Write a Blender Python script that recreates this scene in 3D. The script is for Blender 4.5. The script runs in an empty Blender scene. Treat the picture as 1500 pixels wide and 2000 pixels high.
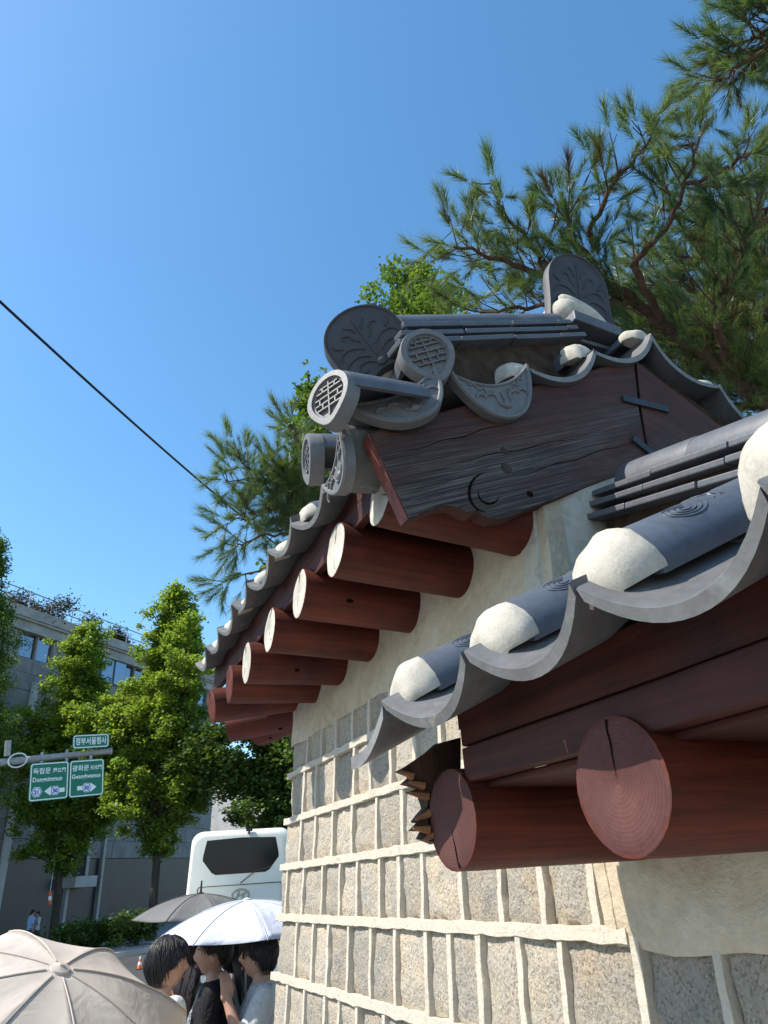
import bpy, bmesh, math, random
import numpy as np
from mathutils import Matrix, Vector, noise

random.seed(7)
RNG = np.random.default_rng(7)
SC = bpy.context.scene
COL = SC.collection

# ------------------------------------------------------------------ camera
F_PX, CX, CY = 1340.0, 750.0, 1000.0          # focal length in pixels of a 1500 x 2000 frame
RIGHT = Vector((0.9107, -0.4084, -0.0618))
CAMROWS = None


def _camera_basis():
    yv = Vector((60 - CX, -(1765 - CY), F_PX)).normalized()
    up = Vector((math.sin(math.radians(-4)), math.cos(math.radians(-4)), 0))
    b = -up.dot(yv) / yv.z
    zv = (up + Vector((0, 0, b))).normalized()
    xv = yv.cross(zv)
    if xv.x < 0:
        xv = -xv
    return xv, yv, zv


XV, YV, ZV = _camera_basis()
R_ = Vector((XV.x, YV.x, ZV.x))
U_ = Vector((XV.y, YV.y, ZV.y))
F_ = Vector((XV.z, YV.z, ZV.z))
cam_data = bpy.data.cameras.new('camera')
cam = bpy.data.objects.new('camera', cam_data)
COL.objects.link(cam)
cam.matrix_world = Matrix(((R_.x, U_.x, -F_.x, 0), (R_.y, U_.y, -F_.y, 0), (R_.z, U_.z, -F_.z, 0), (0, 0, 0, 1)))
cam_data.sensor_fit = 'AUTO'
cam_data.sensor_width = 36.0
cam_data.lens = F_PX / 2000.0 * 36.0
cam_data.clip_start = 0.05
cam_data.clip_end = 3000
SC.camera = cam

# ------------------------------------------------------------------ light
SUN_DIR = Vector((-1.0, 0.22, 1.22)).normalized()       # towards the sun
world = bpy.data.worlds.new('World')
SC.world = world
world.use_nodes = True
wn = world.node_tree
bg = wn.nodes['Background']
sky = wn.nodes.new('ShaderNodeTexSky')
sky.sky_type = 'NISHITA'
sky.sun_disc = False
sky.sun_elevation = math.asin(SUN_DIR.z)
sky.sun_rotation = math.atan2(SUN_DIR.x, SUN_DIR.y)
sky.altitude = 60
sky.air_density = 1.0
sky.dust_density = 0.5
sky.ozone_density = 1.6
hs = wn.nodes.new('ShaderNodeHueSaturation')
hs.inputs['Saturation'].default_value = 1.22
hs.inputs['Value'].default_value = 1.6
hs.inputs['Hue'].default_value = 0.491
wn.links.new(sky.outputs[0], hs.inputs['Color'])
wn.links.new(hs.outputs[0], bg.inputs[0])
bg.inputs[1].default_value = 0.115

sun_data = bpy.data.lights.new('sun', 'SUN')
sun_data.energy = 5.0
sun_data.angle = math.radians(0.53)
sun_data.color = (1.0, 0.95, 0.87)
sun = bpy.data.objects.new('sun', sun_data)
sun.rotation_mode = 'QUATERNION'
sun.rotation_quaternion = SUN_DIR.to_track_quat('Z', 'Y')
COL.objects.link(sun)

SC.view_settings.view_transform = 'Standard'
SC.view_settings.look = 'None'
SC.view_settings.exposure = 0.56
SC.view_settings.gamma = 1.0
SC.view_settings.use_curve_mapping = False
try:
    SC.cycles.max_bounces = 8
    SC.cycles.diffuse_bounces = 4
    SC.cycles.use_denoising = True
except Exception:
    pass

GROUND = -1.95


# ------------------------------------------------------------------ pixel -> place in the world
def ray(px, py):
    c = Vector(((px - CX) / F_PX, -(py - CY) / F_PX, 1.0))
    return R_ * c.x + U_ * c.y + F_ * c.z


def at_x(px, py, x):
    r = ray(px, py)
    return r * (x / r.x)


def at_y(px, py, y):
    r = ray(px, py)
    return r * (y / r.y)


def at_z(px, py, z):
    r = ray(px, py)
    return r * (z / r.z)


def at_d(px, py, d):
    return ray(px, py).normalized() * d


# ------------------------------------------------------------------ object helpers
WM = {}


def link(o, parent, M):
    COL.objects.link(o)
    WM[o.name] = M.copy()
    if parent is not None:
        o.parent = parent
        o.matrix_basis = WM[parent.name].inverted() @ M
    else:
        o.matrix_basis = M
    return o


def tag(o, label=None, cat=None, group=None, kind=None):
    if label:
        o['label'] = label
    if cat:
        o['category'] = cat
    if group:
        o['group'] = group
    if kind:
        o['kind'] = kind
    return o


def thing(name, label, cat, loc, group=None):
    o = bpy.data.objects.new(name, None)
    o.empty_display_size = 0.1
    link(o, None, Matrix.Translation(Vector(loc)))
    return tag(o, label, cat, group)


def frame(origin, u, v, n):
    u, v, n, o = Vector(u), Vector(v), Vector(n), Vector(origin)
    return Matrix(((u.x, v.x, n.x, o.x), (u.y, v.y, n.y, o.y), (u.z, v.z, n.z, o.z), (0, 0, 0, 1)))


def frame_axis(origin, axis, up=(0, 0, 1)):
    """local z along axis"""
    z = Vector(axis).normalized()
    y = Vector(up) - z * Vector(up).dot(z)
    if y.length < 1e-4:
        y = Vector((0, 1, 0)) - z * z.y
    y.normalize()
    x = y.cross(z)
    return frame(origin, x, y, z)


I4 = Matrix.Identity(4)


class MB:
    def __init__(self):
        self.v = []
        self.f = []
        self.mi = []
        self.cur = 0

    def add(self, verts, faces):
        n = len(self.v)
        self.v += [tuple(p) for p in verts]
        self.f += [tuple(i + n for i in f) for f in faces]
        self.mi += [self.cur] * len(faces)
        return self

    def box(self, c, s, M=None):
        x, y, z = s[0] / 2, s[1] / 2, s[2] / 2
        vs = [Vector((c[0] + i * x, c[1] + j * y, c[2] + k * z)) for i in (-1, 1) for j in (-1, 1) for k in (-1, 1)]
        if M is not None:
            vs = [M @ p for p in vs]
        return self.add(vs, [(0, 1, 3, 2), (4, 6, 7, 5), (0, 4, 5, 1), (2, 3, 7, 6), (0, 2, 6, 4), (1, 5, 7, 3)])

    def tube(self, pts, rad, seg=8, cap=True, ell=None):
        pts = [Vector(p) for p in pts]
        if not hasattr(rad, '__len__'):
            rad = [rad] * len(pts)
        rings = []
        prev = None
        for i, p in enumerate(pts):
            t = (pts[min(i + 1, len(pts) - 1)] - pts[max(i - 1, 0)])
            if t.length < 1e-9:
                t = Vector((0, 0, 1))
            t.normalize()
            if prev is None:
                a = Vector((0, 0, 1)) if abs(t.z) < 0.9 else Vector((1, 0, 0))
                x = t.cross(a).normalized()
            else:
                x = (prev - t * prev.dot(t)).normalized()
            prev = x
            y = t.cross(x)
            rings.append([p + (x * math.cos(2 * math.pi * k / seg) + y * math.sin(2 * math.pi * k / seg)) * rad[i] for k in range(seg)])
        vs = [q for r in rings for q in r]
        fs = []
        for i in range(len(rings) - 1):
            for k in range(seg):
                a, b = i * seg + k, i * seg + (k + 1) % seg
                fs.append((a, b, b + seg, a + seg))
        if cap:
            fs.append(tuple(range(seg - 1, -1, -1)))
            fs.append(tuple((len(rings) - 1) * seg + k for k in range(seg)))
        return self.add(vs, fs)

    def loft(self, rings, cap=True, closed=True):
        n = len(rings[0])
        vs = [q for r in rings for q in r]
        fs = []
        m = n if closed else n - 1
        for i in range(len(rings) - 1):
            for k in range(m):
                a, b = i * n + k, i * n + (k + 1) % n
                fs.append((a, b, b + n, a + n))
        if cap:
            fs.append(tuple(range(n - 1, -1, -1)))
            fs.append(tuple((len(rings) - 1) * n + k for k in range(n)))
        return self.add(vs, fs)

    def prism(self, outline, z0, z1, M=None):
        """outline: list of (x, y), extruded along z"""
        n = len(outline)
        vs = [Vector((x, y, z0)) for x, y in outline] + [Vector((x, y, z1)) for x, y in outline]
        if M is not None:
            vs = [M @ p for p in vs]
        fs = [(k, (k + 1) % n, (k + 1) % n + n, k + n) for k in range(n)]
        fs += [tuple(range(n - 1, -1, -1)), tuple(range(n, 2 * n))]
        return self.add(vs, fs)

    def ball(self, c, r, nu=12, nv=8, M=None):
        if not hasattr(r, '__len__'):
            r = (r, r, r)
        vs, fs = [], []
        for j in range(nv + 1):
            ph = math.pi * j / nv
            for i in range(nu):
                th = 2 * math.pi * i / nu
                vs.append(Vector((c[0] + r[0] * math.sin(ph) * math.cos(th), c[1] + r[1] * math.sin(ph) * math.sin(th), c[2] + r[2] * math.cos(ph))))
        if M is not None:
            vs = [M @ p for p in vs]
        for j in range(nv):
            for i in range(nu):
                a, b = j * nu + i, j * nu + (i + 1) % nu
                fs.append((a, a + nu, b + nu, b))
        return self.add(vs, fs)

    def mesh(self, name, smooth=True, angle=35, recalc=True, mats=()):
        me = bpy.data.meshes.new(name)
        me.from_pydata(self.v, [], self.f)
        if len(set(self.mi)) > 1:
            me.polygons.foreach_set('material_index', self.mi)
        if recalc:
            bm = bmesh.new()
            bm.from_mesh(me)
            bmesh.ops.remove_doubles(bm, verts=bm.verts, dist=1e-6)
            bmesh.ops.recalc_face_normals(bm, faces=bm.faces)
            bm.to_mesh(me)
            bm.free()
        for m in mats:
            me.materials.append(m)
        if smooth:
            me.polygons.foreach_set('use_smooth', [True] * len(me.polygons))
            me.set_sharp_from_angle(angle=math.radians(angle))
        return me

    def build(self, name, mat, parent=None, M=None, smooth=True, angle=35, bevel=0.0, recalc=True):
        mats = mat if isinstance(mat, (list, tuple)) else [mat]
        me = self.mesh(name, smooth, angle, recalc, mats)
        return obj(name, me, parent, M, bevel)


def obj(name, me, parent=None, M=None, bevel=0.0):
    o = bpy.data.objects.new(name, me)
    link(o, parent, M if M is not None else (WM[parent.name] if parent is not None else I4))
    if bevel:
        b = o.modifiers.new('bevel', 'BEVEL')
        b.width = bevel
        b.segments = 2
        b.limit_method = 'ANGLE'
        b.angle_limit = math.radians(40)
    return o


def tri_mesh(name, V, mat):
    """V: (n, 3, 3) numpy triangles, as one mesh"""
    n = len(V)
    me = bpy.data.meshes.new(name)
    me.vertices.add(n * 3)
    me.vertices.foreach_set('co', V.reshape(-1).astype(np.float32))
    me.loops.add(n * 3)
    me.loops.foreach_set('vertex_index', np.arange(n * 3, dtype=np.int32))
    me.polygons.add(n)
    me.polygons.foreach_set('loop_start', np.arange(0, n * 3, 3, dtype=np.int32))
    me.polygons.foreach_set('loop_total', np.full(n, 3, dtype=np.int32))
    me.update(calc_edges=True)
    me.materials.append(mat)
    return me


def quad_mesh(name, V, mat):
    n = len(V)
    me = bpy.data.meshes.new(name)
    me.vertices.add(n * 4)
    me.vertices.foreach_set('co', V.reshape(-1).astype(np.float32))
    me.loops.add(n * 4)
    me.loops.foreach_set('vertex_index', np.arange(n * 4, dtype=np.int32))
    me.polygons.add(n)
    me.polygons.foreach_set('loop_start', np.arange(0, n * 4, 4, dtype=np.int32))
    me.polygons.foreach_set('loop_total', np.full(n, 4, dtype=np.int32))
    me.update(calc_edges=True)
    me.materials.append(mat)
    return me


# ------------------------------------------------------------------ materials
class NT:
    def __init__(self, name):
        self.m = bpy.data.materials.new(name)
        self.m.use_nodes = True
        self.t = self.m.node_tree
        self.b = self.t.nodes['Principled BSDF']
        self.co = self.t.nodes.new('ShaderNodeTexCoord')

    def n(self, typ, **kw):
        nd = self.t.nodes.new(typ)
        for k, v in kw.items():
            setattr(nd, k, v)
        return nd

    def l(self, a, b):
        self.t.links.new(a, b)

    def mapped(self, scale=(1, 1, 1), rot=(0, 0, 0), src='Object', seed=False):
        mp = self.n('ShaderNodeMapping')
        mp.inputs['Scale'].default_value = scale
        mp.inputs['Rotation'].default_value = rot
        if seed:
            oi = self.n('ShaderNodeObjectInfo')
            mu = self.n('ShaderNodeMath', operation='MULTIPLY')
            mu.inputs[1].default_value = 37.0
            self.l(oi.outputs['Random'], mu.inputs[0])
            ad = self.n('ShaderNodeVectorMath', operation='ADD')
            self.l(self.co.outputs[src], ad.inputs[0])
            self.l(mu.outputs[0], ad.inputs[1])
            self.l(ad.outputs[0], mp.inputs[0])
        else:
            self.l(self.co.outputs[src], mp.inputs[0])
        return mp.outputs[0]

    def noise(self, vec, scale, detail=6, rough=0.6, dist=0.0):
        nd = self.n('ShaderNodeTexNoise')
        nd.inputs['Scale'].default_value = scale
        nd.inputs['Detail'].default_value = detail
        nd.inputs['Roughness'].default_value = rough
        nd.inputs['Distortion'].default_value = dist
        self.l(vec, nd.inputs['Vector'])
        return nd.outputs['Fac']

    def ramp(self, fac, stops):
        r = self.n('ShaderNodeValToRGB')
        e = r.color_ramp.elements
        while len(e) < len(stops):
            e.new(0.5)
        for i, (p, c) in enumerate(stops):
            e[i].position = p
            e[i].color = (*c, 1) if len(c) == 3 else c
        self.l(fac, r.inputs[0])
        return r.outputs[0]

    def mix(self, fac, a, b, mode='MIX'):
        mx = self.n('ShaderNodeMix', data_type='RGBA', blend_type=mode)
        for s, val in ((0, fac), (6, a), (7, b)):
            if isinstance(val, (int, float)):
                mx.inputs[s].default_value = val
            elif isinstance(val, tuple):
                mx.inputs[s].default_value = (*val, 1)
            else:
                self.l(val, mx.inputs[s])
        return mx.outputs[2]

    def bump(self, h, strength, dist=0.01):
        b = self.n('ShaderNodeBump')
        b.inputs['Strength'].default_value = strength
        b.inputs['Distance'].default_value = dist
        self.l(h, b.inputs['Height'])
        self.l(b.outputs[0], self.b.inputs['Normal'])

    def done(self, color=None, rough=0.8, spec=0.3, metal=0.0):
        if color is not None:
            if isinstance(color, tuple):
                self.b.inputs['Base Color'].default_value = (*color, 1)
            else:
                self.l(color, self.b.inputs['Base Color'])
        if isinstance(rough, (int, float)):
            self.b.inputs['Roughness'].default_value = rough
        else:
            self.l(rough, self.b.inputs['Roughness'])
        self.b.inputs['Specular IOR Level'].default_value = spec
        self.b.inputs['Metallic'].default_value = metal
        return self.m


MAT = {}


def plain(name, col, rough=0.7, spec=0.3, metal=0.0, var=0.15, scale=8.0, bump=0.0):
    t = NT(name)
    v = t.mapped(seed=True)
    f = t.noise(v, scale, 5)
    lo = tuple(c * (1 - var) for c in col)
    hi = tuple(min(1, c * (1 + var)) for c in col)
    c = t.ramp(f, [(0.3, lo), (0.7, hi)])
    if bump:
        t.bump(t.noise(v, scale * 8, 4), bump, 0.004)
    MAT[name] = t.done(c, rough, spec, metal)
    return MAT[name]


def granite(name, tint, dark):
    t = NT(name)
    v = t.mapped(seed=True)
    vo = t.n('ShaderNodeTexVoronoi')
    vo.inputs['Scale'].default_value = 170
    t.l(v, vo.inputs['Vector'])
    sep = t.n('ShaderNodeSeparateColor')
    t.l(vo.outputs['Color'], sep.inputs[0])
    speck = t.ramp(sep.outputs[0], [(0.0, tuple(c * 0.60 for c in tint)), (0.12, tuple(c * 0.80 for c in tint)), (0.3, tint),
                                    (0.62, tuple(min(1, c * 1.13) for c in tint)), (1.0, tuple(min(1, c * 1.28) for c in tint))])
    big = t.noise(v, 7, 5, 0.6)
    warm = t.ramp(big, [(0.3, (0.82, 0.85, 0.88)), (0.52, (1, 0.98, 0.94)), (0.75, (1.10, 0.97, 0.80))])
    col = t.mix(1.0, speck, warm, 'MULTIPLY')
    oi = t.n('ShaderNodeObjectInfo')
    tone = t.ramp(oi.outputs['Random'], [(0, (dark, dark, dark)), (1, (1.1, 1.09, 1.06))])
    col = t.mix(1.0, col, tone, 'MULTIPLY')
    h1 = t.noise(v, 95, 6, 0.7)
    h2 = t.noise(v, 22, 4, 0.6)
    ad = t.n('ShaderNodeMath', operation='MULTIPLY_ADD')
    ad.inputs[1].default_value = 1.4
    t.l(h2, ad.inputs[0])
    t.l(h1, ad.inputs[2])
    t.bump(ad.outputs[0], 1.0, 0.013)
    MAT[name] = t.done(col, 0.88, 0.25)


granite('granite', (0.445, 0.395, 0.325), 0.78)


def cement(name, col, dark, warm, scale=5.0, bump=0.35):
    t = NT(name)
    v = t.mapped(src='Object')
    a = t.noise(v, scale, 8, 0.62, 0.6)
    b = t.noise(v, scale * 9, 6, 0.65)
    c = t.ramp(a, [(0.25, dark), (0.48, col), (0.72, warm)])
    g = t.ramp(b, [(0.3, (0.84, 0.83, 0.82)), (0.7, (1.05, 1.05, 1.05))])
    c = t.mix(1.0, c, g, 'MULTIPLY')
    ad = t.n('ShaderNodeMath', operation='MULTIPLY_ADD')
    ad.inputs[1].default_value = 3.0
    t.l(a, ad.inputs[0])
    t.l(b, ad.inputs[2])
    t.bump(ad.outputs[0], bump, 0.02)
    MAT[name] = t.done(c, 0.9, 0.2)


cement('mortar', (0.55, 0.49, 0.395), (0.46, 0.40, 0.315), (0.575, 0.495, 0.375), 9, 0.4)
cement('plaster', (0.51, 0.425, 0.305), (0.38, 0.30, 0.20), (0.58, 0.505, 0.39), 2.6, 0.5)
cement('white_plaster', (0.47, 0.43, 0.355), (0.33, 0.30, 0.24), (0.52, 0.485, 0.41), 22.0, 0.12)


def painted_wood(name, col, axis='Z', worn=0.0, endgrain=False, lime=None):
    """grain runs along a local axis"""
    t = NT(name)
    sc = {'X': (1.2, 26, 26), 'Y': (26, 1.2, 26), 'Z': (26, 26, 1.2)}[axis]
    v = t.mapped(scale=sc, seed=True)
    g = t.noise(v, 1.6, 8, 0.62, 0.3)
    v2 = t.mapped(seed=True)
    blot = t.noise(v2, 4.5, 5, 0.6)
    lo = tuple(c * 0.45 for c in col)
    hi = tuple(c * 1.65 for c in col)
    c = t.ramp(g, [(0.25, lo), (0.5, col), (0.8, hi)])
    c = t.mix(1.0, c, t.ramp(blot, [(0.28, (0.50, 0.52, 0.58)), (0.5, (1, 1, 1)), (0.72, (1.3, 1.15, 1.05))]), 'MULTIPLY')
    if worn > 0:
        g2 = t.noise(t.mapped(scale={'X': (1.6, 110, 110), 'Y': (110, 1.6, 110), 'Z': (110, 110, 1.6)}[axis], seed=True), 1.6, 10, 0.75, 1.3)
        m = t.noise(t.mapped(scale={'X': (1.1, 4, 4), 'Y': (4, 1.1, 4), 'Z': (4, 4, 1.1)}[axis], seed=True), 1.5, 6, 0.62)
        mm = t.n('ShaderNodeMath', operation='MULTIPLY')
        t.l(t.ramp(g2, [(0.46, (0, 0, 0)), (0.62, (1, 1, 1))]), mm.inputs[0])
        t.l(t.ramp(m, [(0.44 - 0.1 * worn, (0, 0, 0)), (0.66 - 0.1 * worn, (1, 1, 1))]), mm.inputs[1])
        sx_ = t.n('ShaderNodeSeparateXYZ')
        t.l(t.co.outputs['Object'], sx_.inputs[0])
        mr = t.n('ShaderNodeMapRange')
        mr.inputs['From Min'].default_value = 0.34
        mr.inputs['From Max'].default_value = 0.10
        mr.inputs['To Min'].default_value = 0.10
        mr.inputs['To Max'].default_value = 1.0
        t.l(sx_.outputs['Y'], mr.inputs['Value'])
        mk = t.n('ShaderNodeMath', operation='MULTIPLY')
        t.l(mm.outputs[0], mk.inputs[0])
        t.l(mr.outputs[0], mk.inputs[1])
        mm = mk
        dk = t.ramp(m, [(0.36, (0, 0, 0)), (0.56, (1, 1, 1))])
        dm = t.n('ShaderNodeMath', operation='MULTIPLY')
        t.l(dk, dm.inputs[0])
        t.l(mr.outputs[0], dm.inputs[1])
        dk = dm.outputs[0]
        c = t.mix(dk, c, (0.024, 0.0145, 0.0095))
        c = t.mix(mm.outputs[0], c, (0.17, 0.135, 0.105))
    t.bump(g, 0.45, 0.006)
    MAT[name] = t.done(c, 0.62, 0.3)


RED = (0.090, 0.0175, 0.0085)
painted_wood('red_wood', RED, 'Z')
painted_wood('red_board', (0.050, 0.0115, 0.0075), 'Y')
painted_wood('weathered_board', (0.060, 0.0165, 0.0085), 'X', worn=0.9)
painted_wood('board_end', (0.17, 0.055, 0.045), 'Z')
painted_wood('broken_wood', (0.050, 0.026, 0.015), 'Z')


painted_wood('splinter_wood', (0.22, 0.095, 0.04), 'X')


def log_end(name, base, ring, rs=150.0):
    t = NT(name)
    v = t.mapped(seed=False)
    sx = t.n('ShaderNodeSeparateXYZ')
    t.l(v, sx.inputs[0])
    cb = t.n('ShaderNodeCombineXYZ')
    t.l(sx.outputs[0], cb.inputs[0])
    t.l(sx.outputs[1], cb.inputs[1])
    w = t.n('ShaderNodeTexWave', wave_type='RINGS', rings_direction='SPHERICAL', wave_profile='SAW')
    w.inputs['Scale'].default_value = rs / 6.0
    w.inputs['Distortion'].default_value = 3.2
    w.inputs['Detail'].default_value = 4
    w.inputs['Detail Scale'].default_value = 0.5
    t.l(cb.outputs[0], w.inputs['Vector'])
    fine = t.noise(t.mapped(scale=(40, 40, 3), seed=True), 1.8, 6, 0.7)
    c = t.ramp(w.outputs['Fac'], [(0.0, ring), (0.55, base), (1.0, tuple(min(1, k * 1.12) for k in base))])
    c = t.mix(0.55, c, t.ramp(fine, [(0.3, tuple(k * 0.7 for k in base)), (0.7, tuple(min(1, k * 1.2) for k in base))]))
    blot = t.noise(t.mapped(seed=True), 9, 4)
    c = t.mix(1.0, c, t.ramp(blot, [(0.3, (0.72, 0.70, 0.72)), (0.7, (1.1, 1.08, 1.05))]), 'MULTIPLY')
    t.bump(w.outputs['Fac'], 0.5, 0.003)
    MAT[name] = t.done(c, 0.75, 0.25)


log_end('red_log_end', (0.094, 0.037, 0.031), (0.056, 0.019, 0.016), 300)
log_end('white_log_end', (0.53, 0.495, 0.41), (0.43, 0.38, 0.29), 260)


def clay(name, col, var=0.3, rough=0.5, lichen=0.25):
    t = NT(name)
    v = t.mapped(seed=True)
    a = t.noise(v, 9, 7, 0.65, 0.4)
    b = t.noise(v, 60, 5, 0.6)
    c = t.ramp(a, [(0.28, tuple(k * (1 - var) for k in col)), (0.55, col), (0.78, tuple(min(1, k * (1 + var)) for k in col))])
    c = t.mix(1.0, c, t.ramp(b, [(0.3, (0.86, 0.86, 0.86)), (0.7, (1.1, 1.1, 1.1))]), 'MULTIPLY')
    if lichen:
        d = t.noise(v, 5.5, 9, 0.72, 1.5)
        k = t.ramp(d, [(0.60, (0, 0, 0)), (0.70, (lichen, lichen, lichen))])
        c = t.mix(k, c, (0.34, 0.31, 0.24))
    t.bump(b, 0.18, 0.004)
    MAT[name] = t.done(c, rough, 0.45)


clay('roof_clay', (0.110, 0.110, 0.110), 0.32, 0.6, 0.6)
clay('lip_clay', (0.185, 0.182, 0.172), 0.38, 0.65, 0.8)
clay('blue_clay', (0.086, 0.098, 0.116), 0.22, 0.42, 0.12)
clay('carved_clay', (0.138, 0.134, 0.130), 0.18, 0.55, 0.12)
clay('ridge_clay', (0.095, 0.10, 0.11), 0.25, 0.5, 0.15)
plain('slate_plate', (0.044, 0.042, 0.043), 0.6, 0.4, var=0.22, scale=14, bump=0.25)
plain('dark_iron', (0.035, 0.042, 0.046), 0.5, 0.4, 0.3)
plain('clay_bed', (0.055, 0.038, 0.026), 0.95, 0.1, var=0.4, scale=20)
plain('crack', (0.012, 0.008, 0.007), 1.0, 0.0)


def leaf(name, col, hue2, trans=0.35, rough=0.5):
    t = NT(name)
    g = t.n('ShaderNodeNewGeometry')
    f = t.n('ShaderNodeTexNoise')
    f.inputs['Scale'].default_value = 0.8
    f.inputs['Detail'].default_value = 3
    t.l(g.outputs['Position'], f.inputs['Vector'])
    wn_ = t.n('ShaderNodeTexWhiteNoise', noise_dimensions='1D')
    t.l(g.outputs['Random Per Island'], wn_.inputs['W'])
    c1 = t.ramp(f.outputs['Fac'], [(0.35, col), (0.65, hue2)])
    c2 = t.ramp(wn_.outputs['Value'], [(0.0, (0.6, 0.65, 0.6)), (0.6, (1, 1, 1)), (1.0, (1.5, 1.35, 0.95))])
    c = t.mix(1.0, c1, c2, 'MULTIPLY')
    m = t.done(c, rough, 0.35)
    tr = t.n('ShaderNodeBsdfTranslucent')
    t.l(t.mix(1.0, c, (1.25, 1.25, 0.55), 'MULTIPLY'), tr.inputs['Color'])
    mx = t.n('ShaderNodeMixShader')
    mx.inputs[0].default_value = trans
    out = t.t.nodes['Material Output']
    t.l(t.b.outputs[0], mx.inputs[1])
    t.l(tr.outputs[0], mx.inputs[2])
    t.l(mx.outputs[0], out.inputs['Surface'])
    MAT[name] = m


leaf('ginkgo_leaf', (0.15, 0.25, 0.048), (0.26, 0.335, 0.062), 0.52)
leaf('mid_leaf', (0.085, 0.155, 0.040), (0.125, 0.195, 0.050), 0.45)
leaf('dark_ginkgo_leaf', (0.06, 0.11, 0.028), (0.095, 0.15, 0.034), 0.4)  # darker ginkgo leaf, with the shade on the wall-end tree put into it
leaf('pine_needle', (0.085, 0.155, 0.085), (0.15, 0.205, 0.082), 0.4, 0.34)
leaf('brown_needle', (0.10, 0.070, 0.030), (0.075, 0.085, 0.030), 0.2, 0.5)
leaf('red_leaf', (0.085, 0.050, 0.035), (0.07, 0.075, 0.03), 0.3)


def bark(name, col):
    t = NT(name)
    v = t.mapped(scale=(14, 14, 3.0))
    a = t.noise(v, 1.4, 8, 0.7, 0.6)
    c = t.ramp(a, [(0.3, tuple(k * 0.4 for k in col)), (0.55, col), (0.8, tuple(k * 1.5 for k in col))])
    t.bump(a, 0.9, 0.02)
    MAT[name] = t.done(c, 0.9, 0.15)


bark('pine_bark', (0.125, 0.075, 0.050))
bark('ginkgo_bark', (0.075, 0.062, 0.050))
plain('facade_stone', (0.215, 0.21, 0.198), 0.8, 0.25, var=0.22, scale=1.4, bump=0.3)
plain('parapet_stone', (0.31, 0.305, 0.285), 0.85, 0.2, var=0.28, scale=1.1, bump=0.3)
plain('pale_pilaster', (0.42, 0.41, 0.39), 0.8, 0.2, var=0.12, scale=1.5)
plain('dark_panel', (0.030, 0.032, 0.035), 0.35, 0.4, var=0.2, scale=1.2)
plain('steel', (0.33, 0.34, 0.35), 0.42, 0.5, 0.7, var=0.1)
plain('grey_paint', (0.30, 0.29, 0.28), 0.5, 0.4, var=0.2, scale=5)
plain('white_paint', (0.74, 0.74, 0.70), 0.3, 0.5, var=0.03)
plain('cream_paint', (0.74, 0.70, 0.60), 0.32, 0.5, var=0.04, scale=2)
plain('black_rubber', (0.02, 0.02, 0.02), 0.7, 0.3)
plain('orange_plastic', (0.75, 0.13, 0.03), 0.45, 0.4)
plain('amber_plastic', (0.72, 0.30, 0.02), 0.3, 0.5)
plain('red_plastic', (0.55, 0.03, 0.03), 0.3, 0.5)
plain('blue_paint', (0.02, 0.08, 0.42), 0.35, 0.5)
plain('yellow_paint', (0.75, 0.48, 0.05), 0.4, 0.4)
plain('chrome', (0.30, 0.31, 0.33), 0.22, 0.5, 1.0, var=0.05)
plain('sign_green', (0.0, 0.155, 0.088), 0.42, 0.4, var=0.06)
plain('sign_white', (0.78, 0.80, 0.78), 0.45, 0.4, var=0.03)
plain('sign_blue', (0.05, 0.10, 0.42), 0.45, 0.4, var=0.05)
plain('cable_black', (0.008, 0.008, 0.009), 0.6, 0.3)


def glass(name, col, rough=0.05):
    t = NT(name)
    t.b.inputs['IOR'].default_value = 1.5
    MAT[name] = t.done(col, rough, 0.7)


glass('window_glass', (0.22, 0.27, 0.33), 0.06)
MAT['window_glass'].node_tree.nodes['Principled BSDF'].inputs['Metallic'].default_value = 0.7
glass('bus_glass', (0.012, 0.013, 0.016), 0.12)
MAT['bus_glass'].node_tree.nodes['Principled BSDF'].inputs['Specular IOR Level'].default_value = 0.25


def asphalt(name, col, scale=30):
    t = NT(name)
    v = t.mapped()
    a = t.noise(v, 0.35, 6, 0.6)
    b = t.noise(v, scale, 4, 0.7)
    c = t.ramp(a, [(0.3, tuple(k * 0.8 for k in col)), (0.7, tuple(k * 1.2 for k in col))])
    c = t.mix(1.0, c, t.ramp(b, [(0.3, (0.8, 0.8, 0.8)), (0.7, (1.15, 1.15, 1.15))]), 'MULTIPLY')
    t.bump(b, 0.3, 0.01)
    MAT[name] = t.done(c, 0.9, 0.2)


asphalt('asphalt', (0.052, 0.053, 0.056))
asphalt('paving', (0.27, 0.265, 0.255), 12)
asphalt('far_ground', (0.15, 0.15, 0.14), 3)


def cloth(name, col, trans=0.0, scale=6.0, bump=0.3):
    t = NT(name)
    v = t.mapped(seed=True)
    a = t.noise(v, scale, 4, 0.55, 0.5)
    c = t.ramp(a, [(0.3, tuple(k * 0.93 for k in col)), (0.7, tuple(min(1, k * 1.05) for k in col))])
    t.bump(t.noise(v, scale * 1.6, 3, 0.5, 1.2), bump, 0.03)
    m = t.done(c, 0.75, 0.2)
    if trans:
        tr = t.n('ShaderNodeBsdfTranslucent')
        t.l(c, tr.inputs['Color'])
        mx = t.n('ShaderNodeMixShader')
        mx.inputs[0].default_value = trans
        t.l(t.b.outputs[0], mx.inputs[1])
        t.l(tr.outputs[0], mx.inputs[2])
        t.l(mx.outputs[0], t.t.nodes['Material Output'].inputs['Surface'])
    MAT[name] = m


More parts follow.
